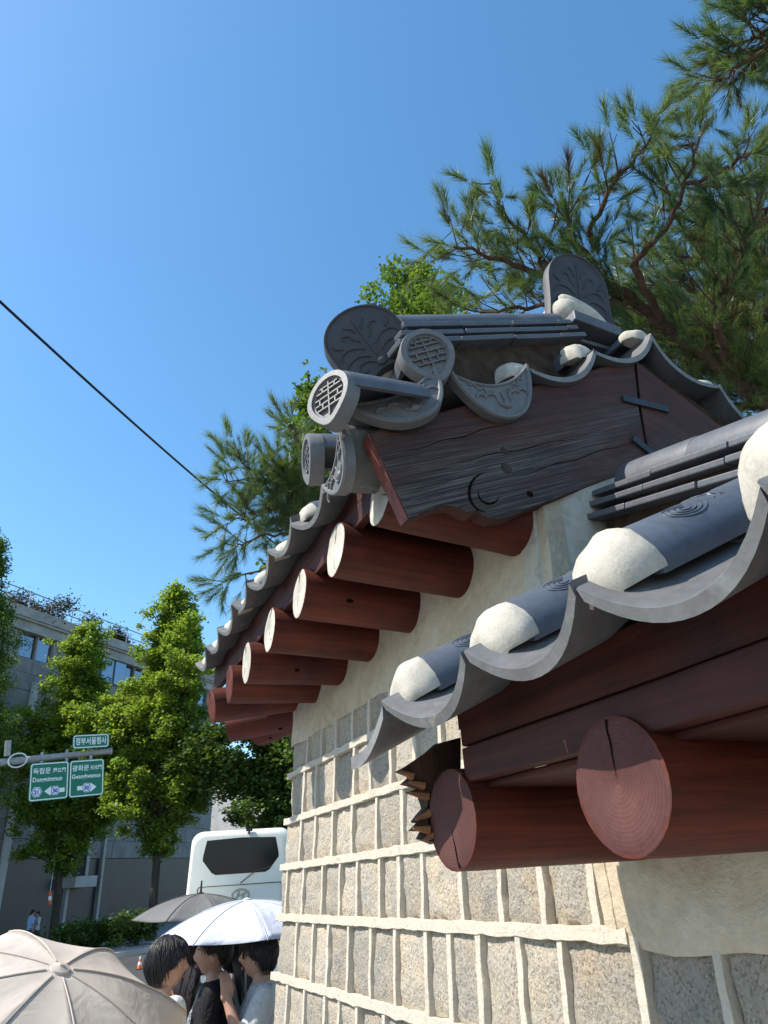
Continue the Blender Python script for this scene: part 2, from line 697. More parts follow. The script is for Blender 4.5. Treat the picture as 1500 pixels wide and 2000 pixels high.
cloth('beige_cloth', (0.64, 0.56, 0.475), 0.22, 4, 0.25)
cloth('white_cloth', (0.60, 0.625, 0.72), 0.10, 6, 0.3)  # lavender tint: shade on the white canopy is put into the colour
cloth('grey_cloth', (0.17, 0.165, 0.155), 0.1, 6, 0.25)
cloth('white_shirt', (0.60, 0.59, 0.56), 0, 9, 0.7)
cloth('black_shirt', (0.010, 0.010, 0.012), 0, 9, 0.6)
cloth('grey_shirt', (0.46, 0.46, 0.45), 0, 9, 0.7)
cloth('blue_shirt', (0.32, 0.42, 0.62), 0, 9, 0.4)
cloth('pale_blue_shirt', (0.50, 0.60, 0.68), 0, 9, 0.4)
cloth('dark_trousers', (0.03, 0.035, 0.05), 0, 9, 0.4)
cloth('denim', (0.10, 0.13, 0.20), 0, 9, 0.4)
cloth('ribbon_cloth', (0.68, 0.50, 0.50), 0, 20, 0.2)


def skin_mat(name, col):
    t = NT(name)
    v = t.mapped()
    a = t.noise(v, 14, 4)
    c = t.ramp(a, [(0.3, tuple(k * 0.88 for k in col)), (0.7, tuple(min(1, k * 1.08) for k in col))])
    t.b.inputs['Subsurface Weight'].default_value = 0.12
    t.b.inputs['Subsurface Radius'].default_value = (0.01, 0.004, 0.002)
    MAT[name] = t.done(c, 0.55, 0.35)


skin_mat('skin', (0.46, 0.26, 0.18))
skin_mat('skin_pale', (0.52, 0.33, 0.24))


def hair_mat(name, col):
    t = NT(name)
    v = t.mapped(scale=(60, 60, 4))
    a = t.noise(v, 1.2, 6, 0.7)
    c = t.ramp(a, [(0.3, tuple(k * 0.5 for k in col)), (0.75, tuple(k * 1.8 for k in col))])
    t.bump(a, 0.6, 0.006)
    MAT[name] = t.done(c, 0.38, 0.5)


hair_mat('black_hair', (0.010, 0.009, 0.009))
hair_mat('brown_hair', (0.022, 0.012, 0.009))
plain('lip_skin', (0.36, 0.13, 0.11), 0.5)
plain('eye_dark', (0.01, 0.008, 0.008), 0.2, 0.6)

# ------------------------------------------------------------------ ground, road, pavement
FD = Vector((0.74, 0.673, 0)).normalized()        # along the facade and the street
FN = Vector((FD.y, -FD.x, 0))                     # from the facade towards the camera
FP0 = at_z(177, 1828, GROUND)


def street(a, dist, z=0.0):
    """a metres along the facade, dist metres in front of it, z above the ground"""
    p = FP0 + FD * a + FN * dist
    return Vector((p.x, p.y, GROUND + z))


def strip(name, d0, d1, z, mat, a0=-300, a1=300, thick=None, kind='structure'):
    mb = MB()
    if thick is None:
        mb.add([street(a0, d0, z), street(a1, d0, z), street(a1, d1, z), street(a0, d1, z)], [(0, 1, 2, 3)])
    else:
        q = [street(a0, d0, 0), street(a1, d0, 0), street(a1, d1, 0), street(a0, d1, 0)]
        vs = [p + Vector((0, 0, z - thick)) for p in q] + [p + Vector((0, 0, z)) for p in q]
        mb.add(vs, [(0, 1, 5, 4), (1, 2, 6, 5), (2, 3, 7, 6), (3, 0, 4, 7), (4, 5, 6, 7), (3, 2, 1, 0)])
    o = mb.build(name, MAT[mat], smooth=False)
    if kind:
        o['kind'] = kind
    return o


mb = MB()
mb.add([(-1500, -1500, GROUND - 0.02), (1500, -1500, GROUND - 0.02), (1500, 1500, GROUND - 0.02), (-1500, 1500, GROUND - 0.02)], [(0, 1, 2, 3)])
tag(mb.build('ground', MAT['far_ground'], smooth=False), kind='structure')
D_K = (at_z(240, 1868, GROUND) - FP0).dot(FN)
strip('road', D_K + 0.2, D_K + 17, -0.004, 'asphalt')
strip('sidewalk', -2, D_K - 0.25, 0.14, 'paving', thick=0.2)
strip('kerb', D_K - 0.248, D_K, 0.15, 'pale_pilaster', thick=0.22)
strip('plaza', D_K + 17.2, 90, 0.0, 'paving', a0=-120, a1=120, thick=0.1)
mb = MB()
for k in range(-30, 30):
    a = k * 6.0
    q = [street(a, D_K + 8.6, 0.002), street(a + 3, D_K + 8.6, 0.002), street(a + 3, D_K + 8.75, 0.002), street(a, D_K + 8.75, 0.002)]
    mb.add(q, [(0, 1, 2, 3)])
tag(mb.build('lane_marking', MAT['sign_white'], smooth=False), kind='structure')

# ------------------------------------------------------------------ the palace wall
WX, BAT = 1.25, 0.07          # face of the wall at eye height, and its batter


def wall_pt(px, py):
    r = ray(px, py)
    return r * (WX / (r.x - BAT * r.z))


def on_wall(y, z, out=0.0):
    return Vector((WX + BAT * z - out, y, z))


Y_STEP, Y_END = 1.545, 4.22
STONE_IN = 0.009                # stones lie this far behind the face of the mortar

tall = thing('stone_wall', 'tall far section of the granite block wall with white ended rafters and gabled tile roof', 'wall',
             (2.0, 2.9, GROUND), 'palace wall sections')
low = thing('stone_wall', 'lower near section of the granite block wall with dark red log ends under its eave', 'wall',
            (1.7, -0.2, GROUND), 'palace wall sections')

# joints measured on each course (pixels), continued by regular spacing
def full(pts, ox, oy, s):
    return [wall_pt(ox + p[0] / s, oy + p[1] / s).y for p in pts]


C5 = lambda pts: full(pts, 500, 1350, 2.5)
COURSES = [  # z of the mortar above, below; joints
    (0.775, 0.575, C5([(250, 270), (318, 240), (388, 200), (468, 170), (548, 130)])),
    (0.575, 0.325, C5([(230, 480), (290, 450), (380, 440), (475, 400), (555, 370), (655, 340), (770, 260)])),
    (0.325, 0.092, C5([(215, 710), (285, 700), (370, 690), (465, 650), (585, 640), (710, 590)])),
    (0.092, -0.148, C5([(145, 990), (225, 980), (318, 980), (405, 970), (490, 960), (600, 960), (695, 960), (810, 960), (1000, 1000), (1190, 1000)])),
    (-0.148, -0.415, C5([(115, 1280), (190, 1290), (270, 1300), (345, 1310), (445, 1320), (555, 1330), (675, 1350), (830, 1380), (945, 1390), (1090, 1400), (1290, 1400), (1500, 1440)])
     + [wall_pt(1250, 1920).y, wall_pt(1410, 1930).y]),
    (-0.415, -0.675, C5([(65, 1530), (145, 1540), (230, 1550), (330, 1560), (400, 1580), (490, 1600), (620, 1610)])),
    (-0.675, -0.93, []), (-0.93, -1.19, []), (-1.19, -1.45, []), (-1.45, -1.70, []), (-1.70, -1.95, []),
]


def mortar_strip(p0, p1, w, seed, vertical, depth=0.045, proud=0.0):
    """a raised, hand-struck strip of mortar between two points of the wall face"""
    rnd = random.Random(seed)
    n = max(3, int((p1 - p0).length / 0.03))
    d = (p1 - p0) / n
    t = d.normalized()
    out = Vector((-1, 0, BAT)).normalized()
    s = out.cross(t).normalized()
    rings = []
    ph = rnd.random() * 50
    for i in range(n + 1):
        p = p0 + d * i
        wob = noise.noise(Vector((ph, i * 0.5, 0))) * 0.006 if vertical else noise.noise(Vector((ph, i * 0.3, 0))) * 0.004
        ww = w * (1 + 0.28 * noise.noise(Vector((ph + 9, i * 0.45, 0))) + 0.2 * noise.noise(Vector((ph + 3, i * 1.3, 0)))) / 2
        pr = proud + 0.003 * noise.noise(Vector((ph + 5, i * 0.4, 0)))
        c = p + s * wob
        rings.append([c - s * ww - out * depth, c - s * ww * 0.99 + out * (pr - 0.003), c - s * ww * 0.90 + out * pr,
                      c + s * ww * 0.90 + out * pr, c + s * ww * 0.99 + out * (pr - 0.003), c + s * ww - out * depth])
    mb = MB()
    mb.loft(rings)
    return mb


def stone_block(y0, y1, z0, z1, seed):
    """rough-hewn face, slightly proud in the middle, returned as MB in world space"""
    rnd = random.Random(seed)
    nu, nv = 12, 12
    ph = rnd.random() * 100
    tilt = (rnd.uniform(-0.006, 0.006), rnd.uniform(-0.006, 0.006))
    vs, fs = [], []
    for j in range(nv + 1):
        for i in range(nu + 1):
            u, v = i / nu, j / nv
            y, z = y0 + (y1 - y0) * u, z0 + (z1 - z0) * v
            e = min(u, 1 - u, v, 1 - v)
            bul = min(1, e * 5) ** 0.5
            h = -0.013 + 0.012 * bul + tilt[0] * (u - .5) * 2 + tilt[1] * (v - .5) * 2
            h += 0.009 * noise.noise(Vector((y * 16 + ph, z * 16, ph))) + 0.004 * noise.noise(Vector((y * 55, z * 55 + ph, ph)))
            out = -STONE_IN + h
            vs.append(on_wall(y, z, out))
    for j in range(nv):
        for i in range(nu):
            a = j * (nu + 1) + i
            fs.append((a, a + 1, a + nu + 2, a + nu + 1))
    base = len(vs)
    ring = [i for i in range(nu + 1)] + [j * (nu + 1) + nu for j in range(1, nu + 1)] + [nv * (nu + 1) + i for i in range(nu - 1, -1, -1)] + [j * (nu + 1) for j in range(nv - 1, 0, -1)]
    for k in ring:
        vs.append(vs[k] + Vector((0.09, 0, 0)))
    m = len(ring)
    for k in range(m):
        fs.append((ring[k], ring[(k + 1) % m], base + (k + 1) % m, base + k))
    mb = MB()
    mb.add(vs, fs)
    return mb


JW, HW = 0.027, 0.035
Y_NEAR = -2.6
seed = 100
for ci, (zt, zb, js) in enumerate(COURSES):
    js = sorted(js)
    if not js:
        js = [3.9 - (ci % 2) * 0.1]
    y = js[0]
    while y > Y_NEAR + 0.2:            # continue towards the camera and past it
        y -= random.uniform(0.19, 0.30)
        js.append(y)
    js = sorted(js)
    while js[-1] < Y_END - 0.30:
        js.append(js[-1] + random.uniform(0.2, 0.3))
    js = [j for j in js if j < Y_END - 0.1 - 0.06 * zt]
    end = Y_END - 0.06 * zt
    edges = [Y_NEAR] + js + [end]
    top_open = zt > 0.7
    for k in range(len(edges) - 1):
        y0, y1 = edges[k], edges[k + 1]
        mid = (y0 + y1) / 2
        par = tall if mid > 1.44 else low
        if par is low and zt > -0.1:
            continue
        if y1 < -1.0 and zt > -0.6:
            continue
        seed += 1
        za = zb + HW * 0.42
        ztop = zt - HW * 0.42
        if par is tall and y0 < 1.44 and zt > -0.1:
            y0 = 1.50
        if zt > 0.1 and y0 < Y_STEP:
            y0 = Y_STEP
        stone_block(y0 + JW * 0.38, y1 - JW * 0.38, za, ztop, seed).build('stone', MAT['granite'], par, I4, angle=60)
    for y in js:
        par = tall if y > 1.44 else low
        if par is low and zt > -0.1:
            continue
        if y < -1.0:
            continue
        seed += 1
        mortar_strip(on_wall(y, zb), on_wall(y, zt), JW * random.uniform(0.85, 1.15), seed, True).build('mortar_joint', MAT['mortar'], par, I4, angle=50)
for (z, ylo) in [(0.575, Y_STEP), (0.325, Y_STEP), (0.092, 1.5), (-0.148, 1.44), (-0.415, -1.2), (-0.675, -1.2), (-0.93, -1.2)]:
    seed += 1
    end = Y_END - 0.06 * z + 0.010
    if ylo < 1.44:
        mortar_strip(on_wall(1.44, z), on_wall(end, z), HW, seed, False, proud=0.004).build('mortar_band', MAT['mortar'], tall, I4, angle=50)
        mortar_strip(on_wall(-1.2, z), on_wall(1.44, z), HW, seed, False, proud=0.004).build('mortar_band', MAT['mortar'], low, I4, angle=50)
    else:
        mortar_strip(on_wall(ylo, z), on_wall(end, z), HW, seed, False, proud=0.004).build('mortar_band', MAT['mortar'], tall, I4, angle=50)


def wall_solid(y0, y1, ztop, x1, inset):
    mb = MB()
    a0, a1 = on_wall(y0, GROUND - 0.1, -inset), on_wall(y1, GROUND - 0.1, -inset)
    b0, b1 = on_wall(y0, ztop, -inset), on_wall(y1, ztop, -inset)
    vs = [a0, a1, Vector((x1, y1, GROUND - 0.1)), Vector((x1, y0, GROUND - 0.1)), b0, b1, Vector((x1, y1, ztop)), Vector((x1, y0, ztop))]
    mb.add(vs, [(0, 1, 5, 4), (1, 2, 6, 5), (2, 3, 7, 6), (3, 0, 4, 7), (4, 5, 6, 7), (3, 2, 1, 0)])
    return mb


X_TALL_BACK, X_LOW_BACK = 2.66, 2.0
wall_solid(Y_STEP, Y_END - 0.05, 1.28, X_TALL_BACK, 0.06).build('wall_core', MAT['mortar'], tall, I4, smooth=False)
wall_solid(-2.6, Y_STEP - 0.002, 0.36, X_LOW_BACK, 0.06).build('wall_core', MAT['mortar'], low, I4, smooth=False)


def plaster_sheet(y0, y1, z0, z1, seed, dep=0.07, amp=0.012, out=0.0, nz=14, bottom_wave=0.012):
    ny = max(6, int((y1 - y0) / 0.06))
    front, vs, fs = [], [], []
    for j in range(nz + 1):
        for i in range(ny + 1):
            u, v = i / ny, j / nz
            y = y0 + (y1 - y0) * u
            z = z0 + (z1 - z0) * v
            if j == 0:
                z += bottom_wave * noise.noise(Vector((y * 5, seed, 1)))
            h = amp * noise.noise(Vector((y * 3.2, z * 3.2, seed))) + amp * 0.5 * noise.noise(Vector((y * 9, z * 9, seed + 5)))
            e = min(v * nz, (1 - v) * nz + 2, u * ny, (1 - u) * ny)
            h -= 0.010 * max(0, 1 - e)
            vs.append(on_wall(y, z, out + h))
    for j in range(nz):
        for i in range(ny):
            a = j * (ny + 1) + i
            fs.append((a, a + 1, a + ny + 2, a + ny + 1))
    base = len(vs)
    ring = list(range(ny + 1)) + [j * (ny + 1) + ny for j in range(1, nz + 1)] + [nz * (ny + 1) + i for i in range(ny - 1, -1, -1)] + [j * (ny + 1) for j in range(nz - 1, 0, -1)]
    for k in ring:
        vs.append(vs[k] + Vector((dep, 0, 0)))
    m = len(ring)
    for k in range(m):
        fs.append((ring[k], ring[(k + 1) % m], base + (k + 1) % m, base + k))
    mb = MB()
    mb.add(vs, fs)
    return mb


plaster_sheet(Y_STEP - 0.005, Y_END - 0.05, 0.735, 1.30, 3, out=0.006).build('plaster_band', MAT['plaster'], tall, I4, angle=60)
plaster_sheet(-2.6, 1.485, -0.172, 0.34, 8, out=0.006).build('plaster_band', MAT['plaster'], low, I4, angle=60)
# edge strip of plaster where the low section meets the tall one
mortar_strip(on_wall(1.490, -0.163), on_wall(1.53, 0.42), 0.045, 77, True, proud=0.002).build('plaster_seam', MAT['plaster'], low, I4, angle=50)
# plastered end of the tall section, above the low roof
mb = MB()
gx = [WX + BAT * 0.3 - 0.012 + i * 0.09 for i in range(17)]
gz = [0.30 + j * 0.08 for j in range(15)]
vs, fs = [], []
for j, z in enumerate(gz):
    for i, x in enumerate(gx):
        rx = x + BAT * (z - 0.3)
        round_ = 0.05 * max(0, 1 - i / 1.6) ** 1.5
        vs.append((rx, Y_STEP - 0.015 + round_ + 0.012 * noise.noise(Vector((rx * 4, z * 4, 2))) + 0.006 * noise.noise(Vector((rx * 11, z * 11, 7))), z))
nx_ = len(gx)
for j in range(len(gz) - 1):
    for i in range(nx_ - 1):
        a = j * nx_ + i
        fs.append((a, a + 1, a + nx_ + 1, a + nx_))
nb = len(vs)
ring = list(range(nx_)) + [j * nx_ + nx_ - 1 for j in range(1, len(gz))] + [(len(gz) - 1) * nx_ + i for i in range(nx_ - 2, -1, -1)] + [j * nx_ for j in range(len(gz) - 2, 0, -1)]
for k in ring:
    vs.append((vs[k][0], vs[k][1] + 0.08, vs[k][2]))
for k in range(len(ring)):
    fs.append((ring[k], ring[(k + 1) % len(ring)], nb + (k + 1) % len(ring), nb + k))
mb.add(vs, fs)
mb.build('plaster_end', MAT['white_plaster'], tall, I4, angle=60)


# ------------------------------------------------------------------ rafters
def rafter(p_end, direction, r, length, parent, end_mat, seed, squash=1.0):
    """log whose outer end sits at p_end and which runs inwards along direction"""
    rnd = random.Random(seed)
    M = frame_axis(p_end, direction)
    seg, nl = 28, 10
    ph = rnd.random() * 40
    rings = []
    for i in range(nl + 1):
        z = length * i / nl
        ring = []
        for k in range(seg):
            a = 2 * math.pi * k / seg
            rr = r * (1 + 0.018 * noise.noise(Vector((math.cos(a) * 1.2 + ph, math.sin(a) * 1.2, z * 3))) + 0.02 * z * 0)
            if i == 0:
                rr *= 0.985
            ring.append((rr * math.cos(a), rr * math.sin(a) * squash, z + (0.006 if i == 1 else 0) * 0))
        rings.append(ring)
    mb = MB()
    mb.loft(rings, cap=True)
    o = mb.build('rafter', MAT['red_wood'], parent, M, angle=40)
    # end face as its own disc with a few drying cracks cut into it
    e = MB()
    nr, ns = 7, 36
    vs, fs = [(0, 0, -0.004)], []
    cr = [rnd.uniform(1.2, 2.0), rnd.uniform(3.6, 5.6)] if 'white' in end_mat else [4.5 if seed == 330 else rnd.uniform(1.5, 1.9)]
    for j in range(1, nr + 1):
        for k in range(ns):
            a = 2 * math.pi * k / ns
            rr = r * 0.982 * j / nr
            rr *= (1 + 0.018 * noise.noise(Vector((math.cos(a) * 1.2 + ph, math.sin(a) * 1.2, 0))))
            zz = -0.004 + 0.003 * noise.noise(Vector((rr * 20 * math.cos(a), rr * 20 * math.sin(a), ph)))
            if j == nr:
                zz += 0.005
            vs.append((rr * math.cos(a), rr * math.sin(a) * squash, zz))
    for k in range(ns):
        fs.append((0, 1 + k, 1 + (k + 1) % ns))
    for j in range(nr - 1):
        for k in range(ns):
            a, b = 1 + j * ns + k, 1 + j * ns + (k + 1) % ns
            fs.append((a, a + ns, b + ns, b))
    e.add(vs, fs)
    eo = e.build('log_end', MAT[end_mat], o, M, angle=60)
    c = MB()
    for ca in cr:
        r0, r1 = r * rnd.uniform(0.05, 0.3), r * rnd.uniform(0.75, 0.97)
        pts = []
        for i in range(6):
            rr = r0 + (r1 - r0) * i / 5
            aa = ca + 0.10 * noise.noise(Vector((i * 0.9, ca, 3)))
            pts.append((rr * math.cos(aa), rr * math.sin(aa) * squash, -0.0045))
        c.tube(pts, [0.0003, 0.0008, 0.0011, 0.0014, 0.0016, 0.0018], 5)
    # long check along the side of the log, facing down and out
    for _ in range(2):
        aa = rnd.uniform(math.radians(150), math.radians(290)) + math.pi
        z0 = rnd.uniform(0.0, 0.12)
        z1 = z0 + rnd.uniform(0.18, 0.34)
        pts = []
        for i in range(8):
            zz = z0 + (z1 - z0) * i / 7
            a2 = aa + 0.07 * noise.noise(Vector((i * 0.7, aa, 1)))
            pts.append((r * math.cos(a2), r * math.sin(a2) * squash, zz))
        c.tube(pts, [0.0008, 0.0024, 0.0032, 0.0034, 0.0032, 0.0028, 0.0018, 0.0006], 5)
    c.build('crack', MAT['crack'], o, M)
    kn = MB()
    aa = rnd.uniform(math.radians(200), math.radians(340))
    zz = rnd.uniform(0.12, 0.42)
    P_ = Vector((r * math.cos(aa), r * math.sin(aa) * squash, zz))
    kn.ball((0, 0, 0), (rnd.uniform(0.008, 0.013), rnd.uniform(0.010, 0.017), 0.0022), 12, 6, frame_axis(P_, (P_.x, P_.y, 0)))
    kn.build('knot', MAT['crack'], o, M)
    return o


TALL_LOGS = []      # (x of the end, y, z of the axis)
for i, (y, dz) in enumerate([(1.70, 0.06), (2.10, 0.055), (2.52, 0.045), (2.96, 0.035), (3.38, 0.0), (3.76, -0.012)]):
    pe = Vector((0.82, y, 1.005 + dz))
    white = i < 5
    entry = Vector((1.45, y - 0.03, 1.015 if i else 1.0))
    d = entry - pe
    rafter(pe, d, 0.104 if i else 0.098, 0.66, tall, 'white_log_end' if white else 'red_wood', 300 + i)
rafter(Vector((0.80, 4.12, 0.955)), Vector((0.58, 0.0, 0.10)), 0.098, 0.62, tall, 'red_wood', 310)
rafter(Vector((1.02, 4.62, 0.94)), Vector((0.45, -0.25, 0.06)), 0.098, 0.62, tall, 'red_wood', 311)
rafter(Vector((1.27, 4.80, 0.95)), Vector((0.22, -0.55, 0.05)), 0.098, 0.60, tall, 'red_wood', 312)
for i, (y, r, px) in enumerate([(1.342, 0.098, 0.76), (0.832, 0.098, 0.757), (0.33, 0.098, 0.76), (-0.17, 0.098, 0.76), (-0.67, 0.098, 0.76)]):
    rafter(Vector((px, y, 0.10)), Vector((1, 0, 0.0)), r, 0.60, low, 'red_log_end', 330 + i)


# ------------------------------------------------------------------ roof tiles
def valley_mesh(w, L, sag, th, name, mats, lip=0.0, nu=14, ramp=0.02):
    """concave tile; local x across, y up the slope, z out of the roof. Front lip at y = 0"""
    mb = MB()
    rings = []
    prof = []
    for i in range(nu + 1):
        u = -1 + 2 * i / nu
        z = -sag * (1 - abs(u) ** 2.1)
        prof.append((u * w / 2, z))
    for (y, dz) in ((0.0, 0.0), (0.006, 0.002), (L * 0.5, 0.0), (L, 0.0)):
        top = [(x, y, z + dz) for x, z in prof]
        bot = [(x * 0.985, y, z - th) for x, z in reversed(prof)]
        rings.append(top + bot)
    mb.cur = 0
    mb.loft(rings, cap=False)
    # front lip face, a strip quad by quad, in the lighter clay
    n = nu + 1
    mb.cur = 1
    vs = rings[0]
    base = len(mb.v)
    mb.v += [tuple((p[0], p[1] - 0.0005, p[2])) for p in vs]
    for i in range(nu):
        mb.f.append((base + i, base + i + 1, base + 2 * n - 2 - i, base + 2 * n - 1 - i))
        mb.mi.append(1)
    mb.cur = 0
    vs = rings[-1]
    base = len(mb.v)
    mb.v += [tuple(p) for p in vs]
    for i in range(nu):
        mb.f.append((base + i, base + i + 1, base + 2 * n - 2 - i, base + 2 * n - 1 - i))
        mb.mi.append(0)
    me = mb.mesh(name, True, 40, recalc=False, mats=mats)
    return me


def cover_mesh(r, L, name, mat, th=0.016, seg=16, taper=0.0, span=104):
    """half-round cover tile, local axis along y"""
    mb = MB()
    rings = []
    for (y, k) in ((0.0, 0.985), (0.008, 1.0), (L * 0.5, 1 - taper / 2), (L - 0.006, 1 - taper), (L, 0.985 - taper)):
        out_, in_ = [], []
        for i in range(seg + 1):
            a = math.radians(90 - span + 2 * span * i / seg)
            out_.append((r * k * math.cos(a), y, r * k * math.sin(a)))
            in_.append(((r * k - th) * math.cos(a), y, (r * k - th) * math.sin(a)))
        rings.append(out_ + in_[::-1])
    mb.loft(rings, cap=False)
    n = seg + 1
    for vs, fl in ((rings[0], 0), (rings[-1], 1)):
        base = len(mb.v)
        mb.v += [tuple(p) for p in vs]
        for i in range(seg):
            mb.f.append((base + i, base + i + 1, base + 2 * n - 2 - i, base + 2 * n - 1 - i))
            mb.mi.append(0)
    return mb.mesh(name, True, 40, recalc=True, mats=[mat])


def plug_mesh(r, seed, name):
    """rounded plaster plug closing a cover tile, bulging towards -y"""
    mb = MB()
    nu, nv = 22, 12
    rings = []
    for j in range(nv + 1):
        t = j / nv                      # 0 at the tile, 1 at the nose
        y = 0.012 - (r * 1.05) * math.sin(t * math.pi / 2)
        k = math.cos(t * math.pi / 2) ** 0.62 if j < nv else 0.05
        ring = []
        for i in range(nu):
            a = 2 * math.pi * i / nu
            x, z = math.cos(a) * r * k * 1.03, math.sin(a) * r * k * 1.03
            zmin = -r * 0.12 - 0.004 * t
            if z < zmin:
                z = zmin
            z -= 0.30 * r * t * t * (1 if z > zmin else 0) * k
            p = Vector((x, y, z))
            q = noise.noise(p * 22 + Vector((seed * 7.7, 0, 0))) * 0.0085 + noise.noise(p * 60 + Vector((0, seed * 3.1, 0))) * 0.0012
            ring.append(p * (1 + q / r))
        rings.append(ring)
    mb.loft(rings)
    return mb.mesh(name, True, 50, True, [MAT['white_plaster']])


VW, VL = 0.345, 0.34
ME_VALLEY = valley_mesh(VW, VL, 0.072, 0.020, 'valley_tile', [MAT['roof_clay'], MAT['lip_clay']])
ME_COVER = cover_mesh(0.070, 0.33, 'cover_tile', MAT['blue_clay'])
ME_PLUGS = [plug_mesh(0.071, k, 'plaster_plug') for k in range(5)]
_i = [0]


def add_mesh(name, me, parent, M):
    return obj(name, me, parent, M)


def cloud_relief(parent, M, r, y0, seed):
    """stamped cloud curls on a cover tile: thin raised lines on the cylinder"""
    mb = MB()
    rnd = random.Random(seed)

    def P(s, y):
        a = math.pi / 2 + s / r
        return ((r + 0.0004) * math.cos(a), y, (r + 0.0004) * math.sin(a))
    for cs in (-0.045, 0.045):
        for k in range(4):
            rad = 0.008 + 0.0075 * k
            pts = []
            for i in range(22):
                a = math.radians(-40 + 290 * i / 21) + (0.6 if cs > 0 else 2.4)
                pts.append(P(cs + rad * 0.75 * math.cos(a), y0 + rad * 1.6 * math.sin(a)))
            mb.tube(pts, 0.0013, 5)
    for k in range(3):
        pts = [P(-0.05 + 0.10 * i / 14, y0 + 0.075 + 0.009 * k + 0.012 * math.sin(i * 0.7 + k)) for i in range(15)]
        mb.tube(pts, 0.0015, 5)
    mb.build('cloud_relief', MAT['blue_clay'], parent, M, recalc=False)


def roof_rows(parent, joints, x_e, prof, courses, side=1, plugs=True, flat=1.0, sink=0.010, covers=None, relief=False, skip_first_plug=(), last_half=False, jz=None, vend=None):
    """rows of tile running up the slope in +x (side=1). prof(x) gives the height of the tile tips."""
    for k, y in enumerate(joints):
        dz = jz[k] if jz else 0.0
        x = x_e
        for c in range(courses):
            x1 = x + 0.27 * side
            z0, z1 = prof(x) + dz * max(0, 1 - c * 0.5), prof(x1) + dz * max(0, 1 - (c + 1) * 0.5)
            v = Vector((x1 - x, 0, z1 - z0)).normalized()
            u = Vector((0, -side, 0))
            n = u.cross(v)
            lift = 0.010
            if k + 1 < len(joints):
                ym = (y + joints[k + 1]) / 2
                wgap = abs(joints[k + 1] - y)
                jit = random.uniform(-0.006, 0.006)
                M = frame(Vector((x + (jit if c == 0 else 0), ym, z0)) + n * (lift + random.uniform(-.006, .006)), u, v, n)
                M = M @ Matrix.Diagonal((wgap / VW * 0.99, 1, 1, 1)) @ Matrix.Rotation(random.uniform(-0.03, 0.03), 4, 'Y')
                o = add_mesh('valley_tile', ME_VALLEY, parent, M)
            if covers is None or k in covers:
                set_ = 0.095 if c == 0 else 0.095
                o0 = Vector((x, y, z0)) + v * set_ - n * sink
                M = frame(o0, u, v, n) @ Matrix.Rotation(random.uniform(-0.02, 0.02), 4, 'Z')
                co = add_mesh('cover_tile', ME_COVER, parent, M)
                if relief and c == 0 and k in relief:
                    cloud_relief(co, M, 0.0698, 0.15, k)
                if c == 0 and plugs and k not in skip_first_plug:
                    Mp = frame(o0, u, v, n) @ Matrix.Rotation(random.uniform(-0.1, 0.1), 4, 'Z') @ Matrix.Diagonal((random.uniform(.96, 1.05), random.uniform(.92, 1.1), random.uniform(.95, 1.06) * flat, 1))
                    add_mesh('plaster_plug', ME_PLUGS[_i[0] % 5], parent, Mp)
                    _i[0] += 1
            x = x1


# --- tall roof: eave at x .73, apex above x 2.01
TE, TA = 0.73, 2.014


def tall_prof(x):
    if x > TA:
        x = 2 * TA - x
    if x < 1.321:
        t = (x - TE) / (1.321 - TE)
        return 1.275 + 0.268 * (0.86 * t + 0.14 * t * t)
    return 1.543 + (x - 1.321) * 0.55


t_j = [1.99, 2.36, 2.70, 3.07, 3.36, 3.71, 4.03, 4.34]
roof_rows(tall, t_j, TE, tall_prof, 4, 1, flat=0.8, sink=0.022, jz=[0, 0.03, 0.02, 0.03, 0, 0, -0.015, -0.03], skip_first_plug=(0,))
right_j = [1.99 + 0.34 * k for k in range(8)]
roof_rows(tall, right_j, 2 * TA - TE, tall_prof, 4, -1)
# --- bed under the tiles (solid, both slopes), its underside reads as the soffit boards
mb = MB()


def bed(prof, xs, y0, y1, thick, M=None, off=-0.085):
    mb = MB()
    top = [Vector((x, 0, prof(x) + off)) for x in xs]
    bot = [Vector((x, 0, prof(x) + off - thick)) for x in reversed(xs)]
    rings = []
    for y in (y0, y1):
        rings.append([Vector((p.x, y, p.z)) for p in top + bot])
    n = len(rings[0])
    vs = rings[0] + rings[1]
    m = len(xs)
    fs = [(k, (k + 1) % n, (k + 1) % n + n, k + n) for k in range(n)]
    for base in (0, n):
        for k in range(m - 1):
            fs.append((base + k, base + k + 1, base + n - 2 - k, base + n - 1 - k))
    mb.add(vs, fs)
    return mb


xs = [TE + 0.16 + i * (2 * TA - 2 * TE - 0.32) / 16 for i in range(17)]
bed(tall_prof, xs, 1.56, 4.45, 0.05).build('roof_bed', MAT['clay_bed'], tall, I4, smooth=False)
fills = [x for x in xs if 1.25 < x < 2.75]
mb = MB()
mb.add([(1.35, 1.575, 1.1), (2.65, 1.575, 1.1), (2.65, 1.575, 1.25), (TA, 1.575, 1.70), (1.35, 1.575, 1.25),
        (1.35, 4.2, 1.1), (2.65, 4.2, 1.1), (2.65, 4.2, 1.25), (TA, 4.2, 1.70), (1.35, 4.2, 1.25)],
       [(0, 1, 2, 3, 4), (9, 8, 7, 6, 5), (0, 5, 6, 1), (1, 6, 7, 2), (2, 7, 8, 3), (3, 8, 9, 4), (4, 9, 5, 0)])
mb.build('gable_core', MAT['clay_bed'], tall, I4, smooth=False)


